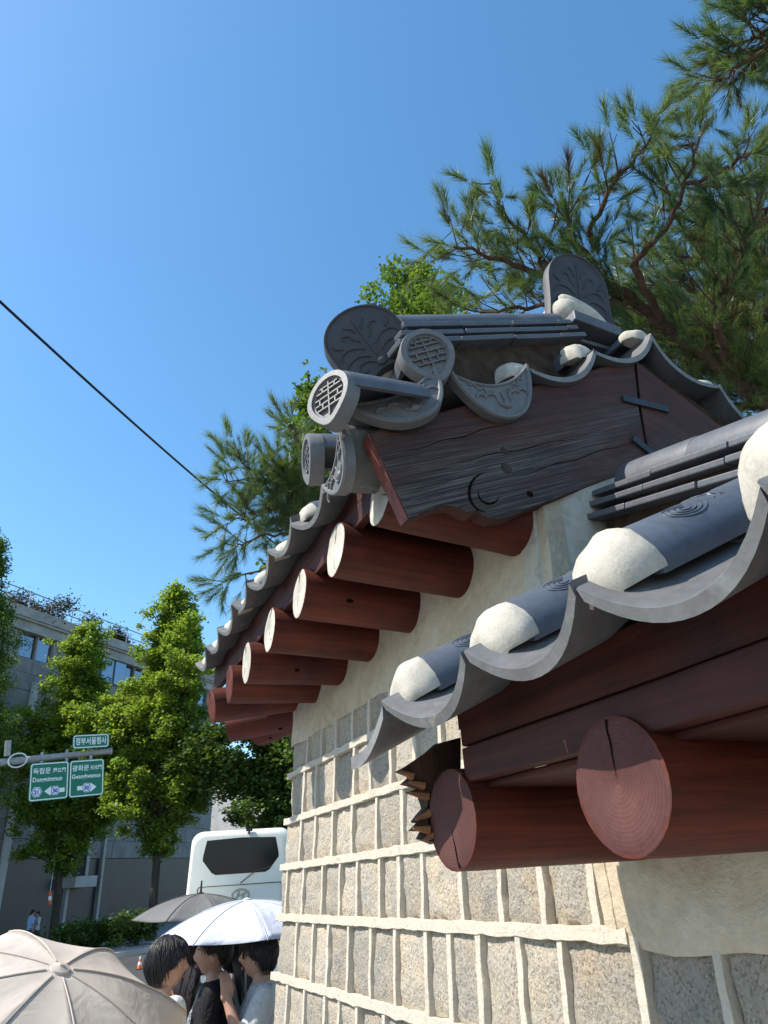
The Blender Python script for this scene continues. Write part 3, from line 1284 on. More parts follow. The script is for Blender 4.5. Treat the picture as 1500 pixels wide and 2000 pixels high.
def fascia(name, x0, x1, z0, z1, y0, y1, parent, sag=0.0):
    mb = MB()
    n = 12
    rings = []
    for i in range(n + 1):
        y = y0 + (y1 - y0) * i / n
        d = 0.004 * noise.noise(Vector((y * 2, x0 * 9, z0 * 9)))
        rings.append([(x0 + d, y, z0 + d), (x1 + d, y, z0 + d), (x1 + d, y, z1 + d), (x0 + d, y, z1 + d)])
    mb.loft(rings)
    return mb.build(name, MAT['red_board'], parent, I4, smooth=False, bevel=0.004)


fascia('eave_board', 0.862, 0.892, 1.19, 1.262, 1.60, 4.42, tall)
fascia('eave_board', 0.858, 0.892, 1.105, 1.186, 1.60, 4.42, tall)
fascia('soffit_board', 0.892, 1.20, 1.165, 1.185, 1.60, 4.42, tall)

# --- low roof
LE, LA = 0.615, 1.62


def low_prof(x):
    if x > LA:
        x = 2 * LA - x
    return 0.322 + (x - LE) * (0.46 + 0.03 * (x - LE))


l_j = [1.320, 0.979, 0.680, 0.384, 0.085, -0.22, -0.53, -0.84, -1.15]
roof_rows(low, l_j, LE, low_prof, 3, 1, relief=(0, 1, 2, 3))
roof_rows(low, [y for y in l_j], 2 * LA - LE, low_prof, 3, -1)
# broken last tile hanging at the far end of the eave
xs = [LE + 0.22 + i * (2 * LA - 2 * LE - 0.44) / 12 for i in range(13)]
bed(low_prof, xs, -2.0, 1.40, 0.05).build('roof_bed', MAT['clay_bed'], low, I4, smooth=False)
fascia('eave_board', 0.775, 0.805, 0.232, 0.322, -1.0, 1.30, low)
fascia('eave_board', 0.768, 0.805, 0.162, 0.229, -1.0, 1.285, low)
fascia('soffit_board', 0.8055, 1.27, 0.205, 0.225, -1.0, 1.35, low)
fascia('soffit_board', 0.8055, 1.27, 0.150, 0.164, -1.0, 1.30, low)  # added board closing the gap above the logs to keep it dark


def half_valley(parent, y0, y1, x, z0):
    """last eave tile, its far half broken away"""
    mb = MB()
    w = y1 - y0
    rings = []
    n = 12
    for yy in (0.0, 0.01, 0.17, 0.34):
        top, bot = [], []
        for i in range(n + 1):
            u = i / n * 0.60
            z = -0.075 * (1 - abs(2 * u - 1) ** 2.1)
            jag = 0.012 * noise.noise(Vector((i * 0.9, yy * 9, 4))) if i == n else 0
            top.append((x + yy * 0.9, y0 + u * w + jag, z0 + z + yy * 0.44))
            bot.append((x + yy * 0.9, y0 + u * w + jag, z0 + z + yy * 0.44 - 0.026))
        rings.append(top + bot[::-1])
    mb.cur = 0
    mb.loft(rings, cap=False)
    m = n + 1
    for r_, mi in ((rings[0], 1), (rings[-1], 0)):
        base = len(mb.v)
        mb.v += [tuple((p[0] - (0.0006 if mi else 0), p[1], p[2])) for p in r_]
        for i in range(n):
            mb.f.append((base + i, base + i + 1, base + 2 * m - 2 - i, base + 2 * m - 1 - i))
            mb.mi.append(mi)
    o = mb.build('valley_tile', [MAT['roof_clay'], MAT['lip_clay']], parent, I4, angle=40, recalc=False)
    o['label'] = 'broken last eave tile'
    return o


half_valley(low, 1.320, 1.63, LE - 0.005, 0.318)
# broken board end beside the last red log
mb = MB()
out = [(862, 1452), (838, 1466), (806, 1490), (783, 1505), (806, 1517), (798, 1526), (828, 1535), (800, 1548), (834, 1556), (836, 1572), (812, 1600), (822, 1608), (842, 1588), (806, 1617), (838, 1622), (826, 1640), (852, 1646), (890, 1610), (900, 1560), (900, 1440)]
ya_, yb_ = 1.43, 1.465
rings = [[at_y(px, py, ya_) for px, py in out]]
rings.append([p + Vector((0.006 * math.sin(i * 2.1), yb_ - ya_, 0.004 * math.cos(i * 1.7))) for i, p in enumerate(rings[0])])
mb.loft(rings)
bb = mb.build('eave_board', MAT['broken_wood'], low, I4, smooth=False)
bb['label'] = 'splintered dark end of the eave board'
for (q0, q1) in (((806, 1517), (783, 1506)), ((828, 1535), (799, 1527)), ((836, 1556), (801, 1549)), ((842, 1588), (812, 1601)), ((838, 1621), (807, 1617)), ((850, 1628), (828, 1641))):
    sp = MB()
    a_, b_ = at_y(*q0, 1.427), at_y(*q1, 1.427)
    sp.tube([a_, b_], [0.010, 0.003], 5)
    sp.build('splinter', MAT['splinter_wood'], bb, I4, smooth=False)

# ------------------------------------------------------------------ decorated tiles of the gable corner
def teardrop(r, n=40, point=0.22):
    pts = []
    for i in range(n):
        a = 2 * math.pi * i / n
        k = 1 + point * max(0, math.cos(a + math.pi / 2)) ** 6 * 1.0
        pts.append((r * math.cos(a) * (1.0 - 0.06 * max(0, -math.sin(a))), r * math.sin(a) * k))
    return pts


def antefix(parent, origin, v, up, r, seed=0, tube_dir=None):
    """round eave-end tile: raised rim, sunk field with a lattice emblem, cover tile behind. v points outwards"""
    M = frame_axis(origin, v, up)
    mb = MB()
    out_ = teardrop(r, 44, 0.24)
    inn = [(x * 0.765, y * 0.765) for x, y in out_]
    inn2 = [(x * 0.72, y * 0.72) for x, y in out_]
    o1 = [(x * 0.97, y * 0.97) for x, y in out_]
    R = lambda pts, z: [(x, y, z) for x, y in pts]
    mb.loft([R(out_, -0.030), R(out_, 0.012), R(o1, 0.019), R(inn, 0.019), R(inn2, 0.004), R([(x * 0.02, y * 0.02) for x, y in out_], 0.004)], cap=True)
    o = mb.build('antefix', MAT['carved_clay'], parent, M, angle=32)
    e = MB()
    ir = r * 0.685

    def bar(x0, y0, x1, y1, w=0.0042):
        e.box(((x0 + x1) / 2, (y0 + y1) / 2, 0.008), (abs(x1 - x0) + w, abs(y1 - y0) + w, 0.011))
    bar(0, -ir * 1.08, 0, ir * 0.94)
    for yy in (-0.56, -0.22, 0.14, 0.5, 0.76):
        hw = math.sqrt(max(0, 1 - yy * yy)) * ir * 0.9
        bar(-hw, yy * ir, hw, yy * ir)
    for sx in (-1, 1):
        bar(sx * ir * 0.42, ir * 0.5, sx * ir * 0.42, ir * 0.76)
        bar(sx * ir * 0.42, -ir * 0.56, sx * ir * 0.42, -ir * 0.22)
        bar(sx * ir * 0.62, -ir * 0.22, sx * ir * 0.62, ir * 0.14)
    ring = [(x * 0.72, y * 0.72, 0.008) for x, y in out_]
    e.tube(ring + ring[:2], 0.0035, 6)
    e.build('lattice_relief', MAT['carved_clay'], o, M, smooth=False)
    # half-round cover tile behind it, open underneath
    ax = Vector(v).normalized()
    nz_ = (Vector(up) - ax * Vector(up).dot(ax)).normalized()
    bk = -ax if tube_dir is None else Vector(tube_dir).normalized()
    nz_ = (nz_ - bk * nz_.dot(bk)).normalized()
    Mc = frame(Vector(origin) + bk * 0.03 + nz_ * r * 0.10, bk.cross(nz_), bk, nz_)
    add_mesh('cover_tile', cover_mesh(r * 0.93, 0.27, 'cover_tile', MAT['ridge_clay'], span=98), parent, Mc)
    return o


def drip_tile(parent, origin, v, up, w, sag, hang):
    """hanging crescent eave tile: v points outwards. origin at the middle of the chord between its tips"""
    M = frame_axis(origin, v, up)
    n = 22
    top, bot = [], []
    for i in range(n + 1):
        u = -1 + 2 * i / n
        x = u * w / 2
        zt = -sag * (1 - abs(u) ** 2.0)
        zb = -(sag + hang) * (1 - abs(u) ** 2.3) ** 0.75
        top.append((x, zt))
        bot.append((x, min(zb, zt - 0.004)))
    outline = top + bot[::-1]
    R = lambda z, k=1.0: [(x, y, z) for x, y in outline]
    mb = MB()
    m = n + 1
    vs = R(-0.030) + R(0.0)
    N = len(outline)
    fs = [(k, (k + 1) % N, (k + 1) % N + N, k + N) for k in range(N)]
    for base in (0, N):
        for k in range(n):
            fs.append((base + k, base + k + 1, base + N - 2 - k, base + N - 1 - k))
    mb.add(vs, fs)
    o = mb.build('drip_tile', MAT['carved_clay'], parent, M, angle=40)
    e = MB()
    # raised rims along both edges
    e.tube([(x * 0.96, y - 0.007, 0.001) for x, y in top], 0.0055, 6)
    e.tube([(x * 0.955, y * 0.975 + 0.003, 0.001) for x, y in bot], 0.0085, 6)
    ym = -sag - hang * 0.52
    # blossom and curling leaves
    e.ball((0, ym - 0.012, 0.002), (0.017, 0.015, 0.010), 10, 6)
    e.tube([(0, ym, 0.003), (0, ym + 0.035, 0.003)], 0.0035, 6)
    for s in (-1, 1):
        for (r0, cx_, a0, a1) in ((0.030, 0.0, -150, 30), (0.026, 0.055, 200, 20), (0.020, 0.095, 160, -20)):
            pts = []
            for i in range(14):
                a = math.radians(a0 + (a1 - a0) * i / 13)
                pts.append((s * (cx_ + r0 * math.cos(a)), ym + 0.006 + 0.17 * abs(cx_) + r0 * 0.8 * math.sin(a), 0.002))
            e.tube(pts, [0.002 + 0.0035 * math.sin(math.pi * i / 13) for i in range(14)], 6)
        for k in range(3):
            pts = [(s * (0.03 + 0.032 * k + 0.035 * i / 8), ym + 0.030 + 0.012 * k + 0.012 * math.sin(i * 0.8) + 0.0020 * i * (1 + k), 0.002) for i in range(9)]
            e.tube(pts, [0.0012 + 0.003 * math.sin(math.pi * i / 8) for i in range(9)], 6)
    e.build('leaf_relief', MAT['carved_clay'], o, M)
    # pan of the tile running back
    mb = MB()
    rings = []
    for z in (-0.028, -0.32):
        rings.append([(x, y - 0.001, z) for x, y in top] + [(x, y - 0.026, z) for x, y in top[::-1]])
    mb.loft(rings, cap=False)
    mb.build('valley_tile', MAT['roof_clay'], parent, M, angle=40)
    return o


VY = 1.48
sl = Vector((1, 0, 0.55)).normalized()
nrm = Vector((-0.55, 0, 1)).normalized()
# corner antefix looks out diagonally
antefix(tall, at_y(648, 778, 1.475), Vector((-0.90, -0.42, 0.02)), Vector((-0.1, 0, 1)), 0.084, tube_dir=(1, 0.10, 0.16))
antefix(tall, at_y(834, 694, VY - 0.01), Vector((-0.26, -0.95, -0.12)), nrm + Vector((0, 0, 0.4)), 0.092)
antefix(tall, at_x(608, 895, 0.66), Vector((-1, 0.16, -0.08)), Vector((0, 0, 1)), 0.085)


def px_drip(pl, pr, dl, dr, v, sag, hang, axis):
    A = at_y(*pl, dl) if axis == 'y' else at_x(*pl, dl)
    B = at_y(*pr, dr) if axis == 'y' else at_x(*pr, dr)
    x = (B - A)
    w = x.length
    z = Vector(v)
    z = (z - x.normalized() * z.dot(x.normalized())).normalized()
    up = z.cross(x.normalized())
    return drip_tile(tall, (A + B) / 2, z, up, w, sag, hang)


px_drip((672, 790), (848, 716), 1.53, 1.47, (-0.60, -0.79, -0.04), 0.045, 0.125, 'y')
px_drip((876, 728), (1030, 712), 1.47, 1.475, (-0.08, -1, -0.12), 0.060, 0.135, 'y')
px_drip((632, 952), (662, 828), 0.655, 0.635, (-1, 0.03, -0.1), 0.045, 0.105, 'x')

# verge tiles: short rows facing the camera, up one side of the gable and down the other
vx = [1.336, 1.668, 2.018, 2.345, 2.675, 3.0, 3.3]
verge_z = lambda x: 1.551 + (x - 1.336) * 0.555 if x <= 2.018 else 1.930 - (x - 2.018) * 0.555
for k, x in enumerate(vx):
    s = 0.55 if x <= 2.0 else -0.55
    u = Vector((1, 0, s)).normalized()
    v = Vector((0, 1, 0.10)).normalized()
    n = u.cross(v).normalized()
    v = n.cross(u)
    if k + 1 < len(vx):
        A = Vector((x, VY, verge_z(x)))
        B = Vector((vx[k + 1], VY, verge_z(vx[k + 1])))
        uu = (B - A).normalized()
        nn = uu.cross(Vector((0, 1, 0.10)).normalized()).normalized()
        vv = nn.cross(uu)
        M = frame((A + B) / 2 + nn * 0.008, uu, vv, nn) @ Matrix.Diagonal(((B - A).length / VW * 1.02, 1, 1.08, 1))
        add_mesh('valley_tile', ME_VALLEY, tall, M)
    o0 = Vector((x, VY, verge_z(x))) + v * 0.10 + Vector((0, 0, 1)) * 0.014
    nz = Vector((-0.25 if x < 2.0 else 0.25, 0, 1)).normalized()
    uz = v.cross(nz).normalized()
    M = frame(o0, uz, v, uz.cross(v))
    co = add_mesh('cover_tile', ME_COVER, tall, M)
    cloud_relief(co, M, 0.0698, 0.12, k)
    add_mesh('plaster_plug', ME_PLUGS[(k + 2) % 5], tall, M)

# ------------------------------------------------------------------ bargeboards of the gable
BY = 1.515


def board(pts, y0, thick, mat, name, parent, u, seed=0, end_mat=None):
    """pts in (x, z) world; u = grain direction (x, z)"""
    ux = Vector((u[0], 0, u[1])).normalized()
    vz = Vector((-ux.z, 0, ux.x))
    n = ux.cross(vz)             # (0,-1,0)
    o = Vector((pts[0][0], y0, pts[0][1]))
    M = frame(o, ux, vz, n)
    loc = [((Vector((x, y0, z)) - o).dot(ux), (Vector((x, y0, z)) - o).dot(vz)) for x, z in pts]
    mb = MB()
    mb.prism(loc, -thick, 0)
    nl_ = len(loc)
    mb.mi = [1] * nl_ + [0, 0]
    return mb.build(name, [MAT[mat], MAT['red_board']], parent, M, smooth=False, bevel=0.006), M


s_ = BY / 1.4
LL, LT = (0.756 * s_, 0.82 * s_), (0.655 * s_, 1.075 * s_)
left_pts = [LL, (0.80 * s_, 0.848 * s_), (0.86 * s_, 0.878 * s_), (0.895 * s_, 0.885 * s_), (0.93 * s_, 0.872 * s_), (0.957 * s_, 0.868 * s_),
            (0.972 * s_, 0.884 * s_), (0.985 * s_, 0.868 * s_), (1.02 * s_, 0.862 * s_), (1.065 * s_, 0.872 * s_), (1.12 * s_, 0.90 * s_), (1.204 * s_, 0.942 * s_),
            (1.518 * s_, 1.099 * s_), (1.694 * s_, 1.168 * s_), (1.722 * s_, 1.415 * s_), (1.772 * s_, 1.660 * s_), (1.73 * s_, 1.645 * s_), LT]
lb, LM = board(left_pts, BY, 0.052, 'weathered_board', 'barge_board', tall, (1, 0.40))
right_pts = [(1.700 * s_, 1.170 * s_), (2.30 * s_, 0.86 * s_), (2.62 * s_, 0.82 * s_), (2.70 * s_, 1.10 * s_), (1.776 * s_, 1.660 * s_), (1.728 * s_, 1.415 * s_)]
rb, RM = board(right_pts, BY, 0.052, 'weathered_board', 'barge_board', tall, (1, -0.48))
# pale end grain of the left board and its carved whorl
mb = MB()
A, B = Vector((LL[0], BY, LL[1])), Vector((LT[0], BY, LT[1]))
d = (B - A)
t_ = Vector((0, 1, 0))
nn = d.normalized().cross(t_)
mb.add([A + d * 0.02 + nn * 0.002 + t_ * 0.004, A + d * 0.02 + nn * 0.002 + t_ * 0.048, B - d * 0.02 + nn * 0.002 + t_ * 0.048, B - d * 0.02 + nn * 0.002 + t_ * 0.004], [(0, 1, 2, 3)])
vsb = [Vector(v) for v in mb.v]
mb = MB()
sgn = -1 if (A + nn).x > A.x else 1
nn = nn * sgn if nn.x > 0 else nn
q = [A + d * 0.015 + t_ * 0.003, A + d * 0.015 + t_ * 0.049, B - d * 0.015 + t_ * 0.049, B - d * 0.015 + t_ * 0.003]
mb.add([p + nn * 0.0 for p in q] + [p + nn * 0.004 for p in q], [(0, 1, 2, 3), (7, 6, 5, 4), (0, 4, 5, 1), (1, 5, 6, 2), (2, 6, 7, 3), (3, 7, 4, 0)])
mb.build('board_end', MAT['board_end'], lb, I4, smooth=False)


def barge_line(pts_px, rads, name='carving', mat='crack', parent=None, off=0.0):
    mb = MB()
    pts = [at_y(px, py, BY - off) for px, py in pts_px]
    mb.tube(pts, rads, 6)
    mb.build(name, MAT[mat], parent or lb, I4)


def arc_px(cx, cy, rx, ry, a0, a1, n=18):
    return [(cx + rx * math.cos(math.radians(a0 + (a1 - a0) * i / (n - 1))), cy + ry * math.sin(math.radians(a0 + (a1 - a0) * i / (n - 1)))) for i in range(n)]


barge_line(arc_px(950, 962, 34, 38, 260, 95), [0.001 + 0.0042 * math.sin(math.pi * i / 17) for i in range(18)])
barge_line(arc_px(955, 962, 21, 22, 190, 20), [0.0008 + 0.0035 * math.sin(math.pi * i / 17) for i in range(18)])
for (kx, ky, kr) in ((985, 880, 0.014), (989, 915, 0.020), (1035, 965, 0.012)):
    mb = MB()
    mb.ball((0, 0, 0), (kr * 1.1, kr * 0.9, 0.004), 14, 6, frame_axis(at_y(kx, ky, BY), (0, -1, 0)))
    mb.build('knot', MAT['crack'] if kr < 0.013 else MAT['broken_wood'], lb, I4)
# long open grain cracks
for (x0, y0, x1, y1) in ((880, 905, 1150, 850), (800, 880, 1010, 822), (1010, 930, 1240, 862)):
    n = 12
    pts = [(x0 + (x1 - x0) * i / n, y0 + (y1 - y0) * i / n + 2.5 * math.sin(i * 1.3)) for i in range(n + 1)]
    barge_line(pts, [0.0004 + 0.0014 * math.sin(math.pi * i / n) for i in range(n + 1)], 'grain_crack')
barge_line([(1241, 705), (1250, 790), (1264, 890), (1270, 915)], 0.0028, 'board_seam')
# iron straps over the seam
for (p, q) in (((1216, 778), (1304, 800)), ((1236, 856), (1305, 912))):
    A, B = at_y(*p, BY - 0.006), at_y(*q, BY - 0.006)
    d = (B - A).normalized()
    M = frame((A + B) / 2, d, Vector((0, -1, 0)).cross(d), Vector((0, -1, 0)))
    mb = MB()
    mb.box((0, 0, 0), ((B - A).length, 0.030, 0.012))
    mb.build('iron_strap', MAT['dark_iron'], tall, M, smooth=False, bevel=0.002)

# ------------------------------------------------------------------ ridges and ridge-end plates
def ridge(parent, p0, p1, base_drop, layers, r=0.088, wid=0.30, seg_len=0.31, start_off=0.0, up=Vector((0, 0, 1))):
    """layers of flat tile topped by half-round cover tiles, from p0 to p1 (line of the top axis)"""
    d = (p1 - p0)
    L = d.length
    v = d.normalized()
    side = v.cross(up).normalized()
    n = side.cross(v)
    k = 0
    y = start_off
    cv = cover_mesh(r, seg_len + 0.012, 'ridge_cover', MAT['ridge_clay'], seg=16, span=92)
    while y < L - 0.02:
        ln = min(seg_len, L - y)
        M = frame(p0 + v * y + n * random.uniform(-.002, .002), side, v, n) @ Matrix.Diagonal((1, ln / seg_len, 1, 1))
        add_mesh('ridge_cover', cv, parent, M)
        y += seg_len
    for j in range(layers):
        zoff = -0.018 - j * 0.045
        w = wid * (0.86 + 0.10 * j)
        y = -0.05 - 0.04 * j
        while y < L:
            ln = min(0.29 + 0.02 * ((j * 3) % 2), L - y)
            if ln < 0.03:
                break
            mb = MB()
            mb.box((random.uniform(-.004, .004), ln / 2, -0.011), (w, ln - 0.005, 0.020))
            M = frame(p0 + v * y + n * (zoff + random.uniform(-.003, .003)), side, v, n) @ Matrix.Rotation(random.uniform(-.012, .012), 4, 'Z')
            mb.build('ridge_slab', MAT['ridge_clay'], parent, M, smooth=False, bevel=0.004)
            y += ln
    # bed below
    mb = MB()
    h = base_drop
    mb.box((0, L / 2, -0.02 - layers * 0.045 - h / 2 + 0.02), (wid * 0.72, L, h + 0.04 + layers * 0.02))
    mb.build('ridge_bed', MAT['clay_bed'], parent, frame(p0, side, v, n), smooth=False)


def ridge_plate(parent, M, w, h, seed):
    """tombstone-shaped end plate with raised rim and curling relief; local x across, y up, z out of the face"""
    cy = h * 0.56

    def outline(k):
        pts = []
        for i in range(13):       # left flare up to the shoulder
            t = i / 12
            pts.append((-w / 2 * (1.0 + 0.20 * (1 - t) ** 3), h * 0.60 * t))
        for i in range(1, 20):
            a = math.pi * (1 - i / 20)
            pts.append((w / 2 * math.cos(a), h * 0.60 + (h * 0.40) * math.sin(a) ** 0.9))
        for i in range(12, -1, -1):
            t = i / 12
            pts.append((w / 2 * (1.0 + 0.20 * (1 - t) ** 3), h * 0.60 * t))
        for i in range(0, 13):    # arch cut into the foot
            a = math.pi * i / 12
            pts.append((w * 0.33 * math.cos(a), h * 0.22 * math.sin(a)))
        return [(x * k, cy + (y - cy) * (1 - (1 - k) * w / h)) for x, y in pts]
    mb = MB()
    o_, i1, i2 = outline(1.0), outline(0.93), outline(0.88)
    R = lambda pts, z, dy=0: [(x, y + dy, z) for x, y in pts]
    mb.loft([R(o_, -0.045), R(o_, 0.0), R(outline(0.985), 0.003), R(outline(0.945), 0.003), R(outline(0.915), -0.003)], cap=True)
    o = mb.build('ridge_plate', MAT['slate_plate'], parent, M, angle=40)
    e = MB()
    z = -0.001
    for s in (-1, 1):
        specs = [
            [(0.02, 0.30), (0.05, 0.36), (0.10, 0.37), (0.12, 0.31), (0.09, 0.27), (0.075, 0.30)],
            [(0.03, 0.40), (0.08, 0.46), (0.14, 0.44), (0.17, 0.37), (0.165, 0.30)],
            [(0.03, 0.50), (0.07, 0.56), (0.12, 0.58), (0.155, 0.54), (0.16, 0.49)],
            [(0.025, 0.60), (0.05, 0.66), (0.06, 0.72), (0.09, 0.74), (0.10, 0.70)],
            [(0.02, 0.72), (0.03, 0.78), (0.06, 0.82)],
            [(0.10, 0.24), (0.13, 0.20), (0.165, 0.13), (0.18, 0.19), (0.165, 0.22)],
            [(0.12, 0.62), (0.15, 0.66), (0.155, 0.71)],
        ]
        for sp in specs:
            pts = []
            n = 4
            P = [Vector((s * x / 0.20 * w * 0.5, y * h, z)) for x, y in sp]
            for i in range(len(P) - 1):
                for t in range(n):
                    f = t / n
                    p0, p1, p2, p3 = P[max(i - 1, 0)], P[i], P[i + 1], P[min(i + 2, len(P) - 1)]
                    pts.append(0.5 * ((2 * p1) + (p2 - p0) * f + (2 * p0 - 5 * p1 + 4 * p2 - p3) * f * f + (3 * p1 - 3 * p2 + p3 - p0) * f ** 3))
            pts.append(P[-1])
            m = len(pts) - 1
            e.tube(pts, [0.0012 + 0.0026 * math.sin(math.pi * (0.15 + 0.8 * i / m)) for i in range(m + 1)], 6)
    e.tube([(0, 0.27 * h, z), (0, 0.88 * h, z)], [0.004, 0.002], 6)
    e.ball((0, 0.30 * h, z), (0.020, 0.018, 0.009), 10, 6)
    e.build('curl_relief', MAT['slate_plate'], o, M)
    return o


# descending ridge near the verge, from the corner plate up to the main ridge
P0, P1 = at_y(768, 660, 1.66), at_y(1075, 648, 1.74)
ridge(tall, P0, P1, 0.14, 3, r=0.080, wid=0.27)
# main ridge running away from the camera, capped by the plate facing us
ridge(tall, Vector((TA - 0.06, 1.80, 2.13)), Vector((TA - 0.06, 4.4, 2.13)), 0.12, 3)
Mr = frame_axis(at_y(1143, 664, 1.72), Vector((-0.10, -1, -0.10)))
ridge_plate(tall, Mr @ Matrix.Rotation(math.radians(-3), 4, 'Z'), 0.325, 0.50, 1)
# plaster fill at the foot of both plates
def blob(name, c, r, seed, parent, mat='white_plaster', M=None):
    mb = MB()
    mb.ball((0, 0, 0), r, 20, 12)
    mb.v = [tuple(Vector(p) * (1 + 0.10 * noise.noise(Vector(p) * 14 + Vector((seed, 0, 0))))) for p in mb.v]
    T = Matrix.Translation(Vector(c))
    return mb.build(name, MAT[mat], parent, T if M is None else T @ M, angle=60)


blob('plaster_fill', at_y(1098, 622, 1.75), (0.085, 0.10, 0.075), 3, tall)
rotp = Matrix.Rotation(math.radians(25), 4, 'Y')
blob('plaster_fill', at_y(1142, 614, 1.70), (0.150, 0.035, 0.055), 5, tall, M=rotp)
A, B = at_y(1108, 628, 1.66), at_y(1200, 662, 1.66)
d = (B - A).normalized()
M = frame((A + B) / 2, d, Vector((0, -1, 0)).cross(d), Vector((0, -1, 0)))
mb = MB()
mb.box((0, 0, 0), ((B - A).length, 0.055, 0.10))
mb.build('ridge_slab', MAT['ridge_clay'], tall, M, smooth=False, bevel=0.006)
Pl = at_x(780, 746, 0.87)
Ml = frame_axis(Pl, Vector((-0.38, -0.90, -0.16)), Vector((-0.24, 0.10, 1)))
ridge_plate(tall, Ml @ Matrix.Rotation(math.radians(17), 4, 'Z'), 0.285, 0.335, 2)
blob('plaster_fill', at_y(760, 706, 1.68), (0.07, 0.09, 0.085), 9, tall)
# low roof's ridge, butting into the plastered end below the gable
ridge(low, Vector((1.655, 1.455, 1.118)), Vector((1.60, 0.82, 0.925)), 0.10, 3, r=0.080, wid=0.32)
ridge(low, Vector((1.60, 0.80, 0.92)), Vector((1.60, -1.5, 0.90)), 0.10, 3, r=0.080, wid=0.32)
tag(tall, kind='thing'); tag(low, kind='thing')

# ------------------------------------------------------------------ trees
def ortho(d):
    d = d / np.linalg.norm(d)
    a = np.array([0, 0, 1.0]) if abs(d[2]) < 0.9 else np.array([1.0, 0, 0])
    x = np.cross(d, a)
    x /= np.linalg.norm(x)
    return x, np.cross(d, x)


def leaf_quads(centers, size, rng, up=0.9):
    """small kite-shaped leaves, randomly turned"""
    n = len(centers)
    nrm_ = rng.normal(size=(n, 3))
    nrm_[:, 2] = np.abs(nrm_[:, 2]) + up
    nrm_ /= np.linalg.norm(nrm_, axis=1)[:, None]
    t = rng.normal(size=(n, 3))
    t -= nrm_ * np.sum(t * nrm_, axis=1)[:, None]
    t /= np.linalg.norm(t, axis=1)[:, None]
    b = np.cross(nrm_, t)
    s = size * rng.uniform(0.65, 1.25, size=(n, 1))
    Q = np.empty((n, 4, 3))
    Q[:, 0] = centers - t * s * 0.5
    Q[:, 1] = centers + b * s * 0.5 + t * s * 0.12 - nrm_ * s * 0.08
    Q[:, 2] = centers + t * s * 0.42
    Q[:, 3] = centers - b * s * 0.5 + t * s * 0.12 - nrm_ * s * 0.08
    return Q


def ginkgo(base, height, rad, seed, n_leaf, size, label, leafmat='ginkgo_leaf', lean=(0, 0), crown_from=0.2, limbs=70, tr=0.22, spires=1, shape=0.75, clump=0.36, group='street ginkgo trees', droop=0.15, detail_from=None):
    rng = np.random.default_rng(seed)
    base = Vector(base)
    t = thing('ginkgo_tree', label, 'tree', base, group)
    mb = MB()
    top = np.array([lean[0], lean[1], height])
    pts, rr = [], []
    for i in range(12):
        f = i / 11
        p = top * f + np.array([0.12 * math.sin(f * 5 + seed), 0.12 * math.cos(f * 4 + seed), 0]) * (1 if f < 1 else 0.5)
        pts.append(tuple(p))
        rr.append(tr * (1 - 0.93 * f) * (1.25 if i == 0 else 1) + 0.01)
    mb.tube(pts, rr, 10)
    C, W = [], []
    axis = lambda f: np.array([np.interp(f, np.linspace(0, 1, 12), [p[k] for p in pts]) for k in range(3)])
    for i in range(limbs):
        f = crown_from + (0.99 - crown_from) * ((i + rng.uniform(0, 1)) / limbs)
        g = (f - crown_from) / (1 - crown_from)
        prof = min(1.0, (g / 0.22) ** 0.6 if g < 0.22 else 1.0) * (1 - g) ** shape + 0.05
        az = i * 2.39996 + rng.uniform(-0.5, 0.5)
        L = rad * prof * rng.uniform(0.50, 1.2) * (0.86 + 0.34 * math.sin(az * 2 + f * 11 + seed))
        el = math.radians(rng.uniform(18, 42) + 38 * g)
        d = np.array([math.cos(az) * math.cos(el), math.sin(az) * math.cos(el), math.sin(el)])
        p0 = axis(f * 0.96)
        lp = []
        for k in range(6):
            s = k / 5
            q = p0 + d * L * s
            q = q + np.array([0, 0, 0.12 * L * s * s - droop * L * s * s * (1 - g)])
            lp.append(q)
        mb.tube([tuple(q) for q in lp], [max(0.012, 0.05 * tr / 0.22 * (1 - 0.85 * k / 5)) for k in range(6)], 5, cap=False)
        nsub = max(3, int(L / 0.42))
        for k in range(nsub):
            s = 0.25 + 0.8 * (k + rng.uniform(0, 1)) / nsub
            q = p0 + d * L * s + np.array([0, 0, 0.12 * L * s * s - droop * L * s * s * (1 - g)])
            q = q + rng.normal(size=3) * np.array([1, 1, 0.7]) * 0.16 * (0.6 + L * 0.35)
            C.append(q)
            W.append(clump * rng.uniform(0.55, 1.25) * (0.55 + 0.45 * prof))
    for sp in range(spires):
        ox = rng.normal(size=2) * rad * (0.0 if sp == 0 else 0.13)
        hh = height * (1.0 if sp == 0 else rng.uniform(0.9, 0.97))
        for k in range(14):
            f = k / 13
            C.append(np.array([top[0] + ox[0], top[1] + ox[1], hh - f * height * 0.17]) + rng.normal(size=3) * 0.06)
            W.append(clump * (0.22 + 0.62 * f))
    C, W = np.array(C), np.array(W)
    prob = W ** 2.2
    idx = rng.choice(len(C), size=n_leaf, p=prob / prob.sum())
    off = rng.normal(size=(n_leaf, 3))
    off /= np.linalg.norm(off, axis=1)[:, None]
    off *= (rng.uniform(0, 1.0, size=(n_leaf, 1)) ** 0.6 + (rng.uniform(0, 1, size=(n_leaf, 1)) > 0.9) * rng.uniform(0, 0.6, size=(n_leaf, 1))) * W[idx][:, None] * np.array([1.05, 1.05, 0.72])
    # leaves sit in fans of a few on short shoots
    cen = C[idx] + off + rng.normal(size=(n_leaf, 3)) * 0.03
    Q = leaf_quads(cen, size, rng)
    M = Matrix.Translation(base)
    mb.build('trunk', MAT['ginkgo_bark'], t, M, recalc=False)
    o = obj('crown', quad_mesh('crown', Q, MAT[leafmat]), t, M)
    o['kind'] = 'stuff'
    return t


def height_at(px, py, base):
    p = at_y(px, py, base.y)
    return p


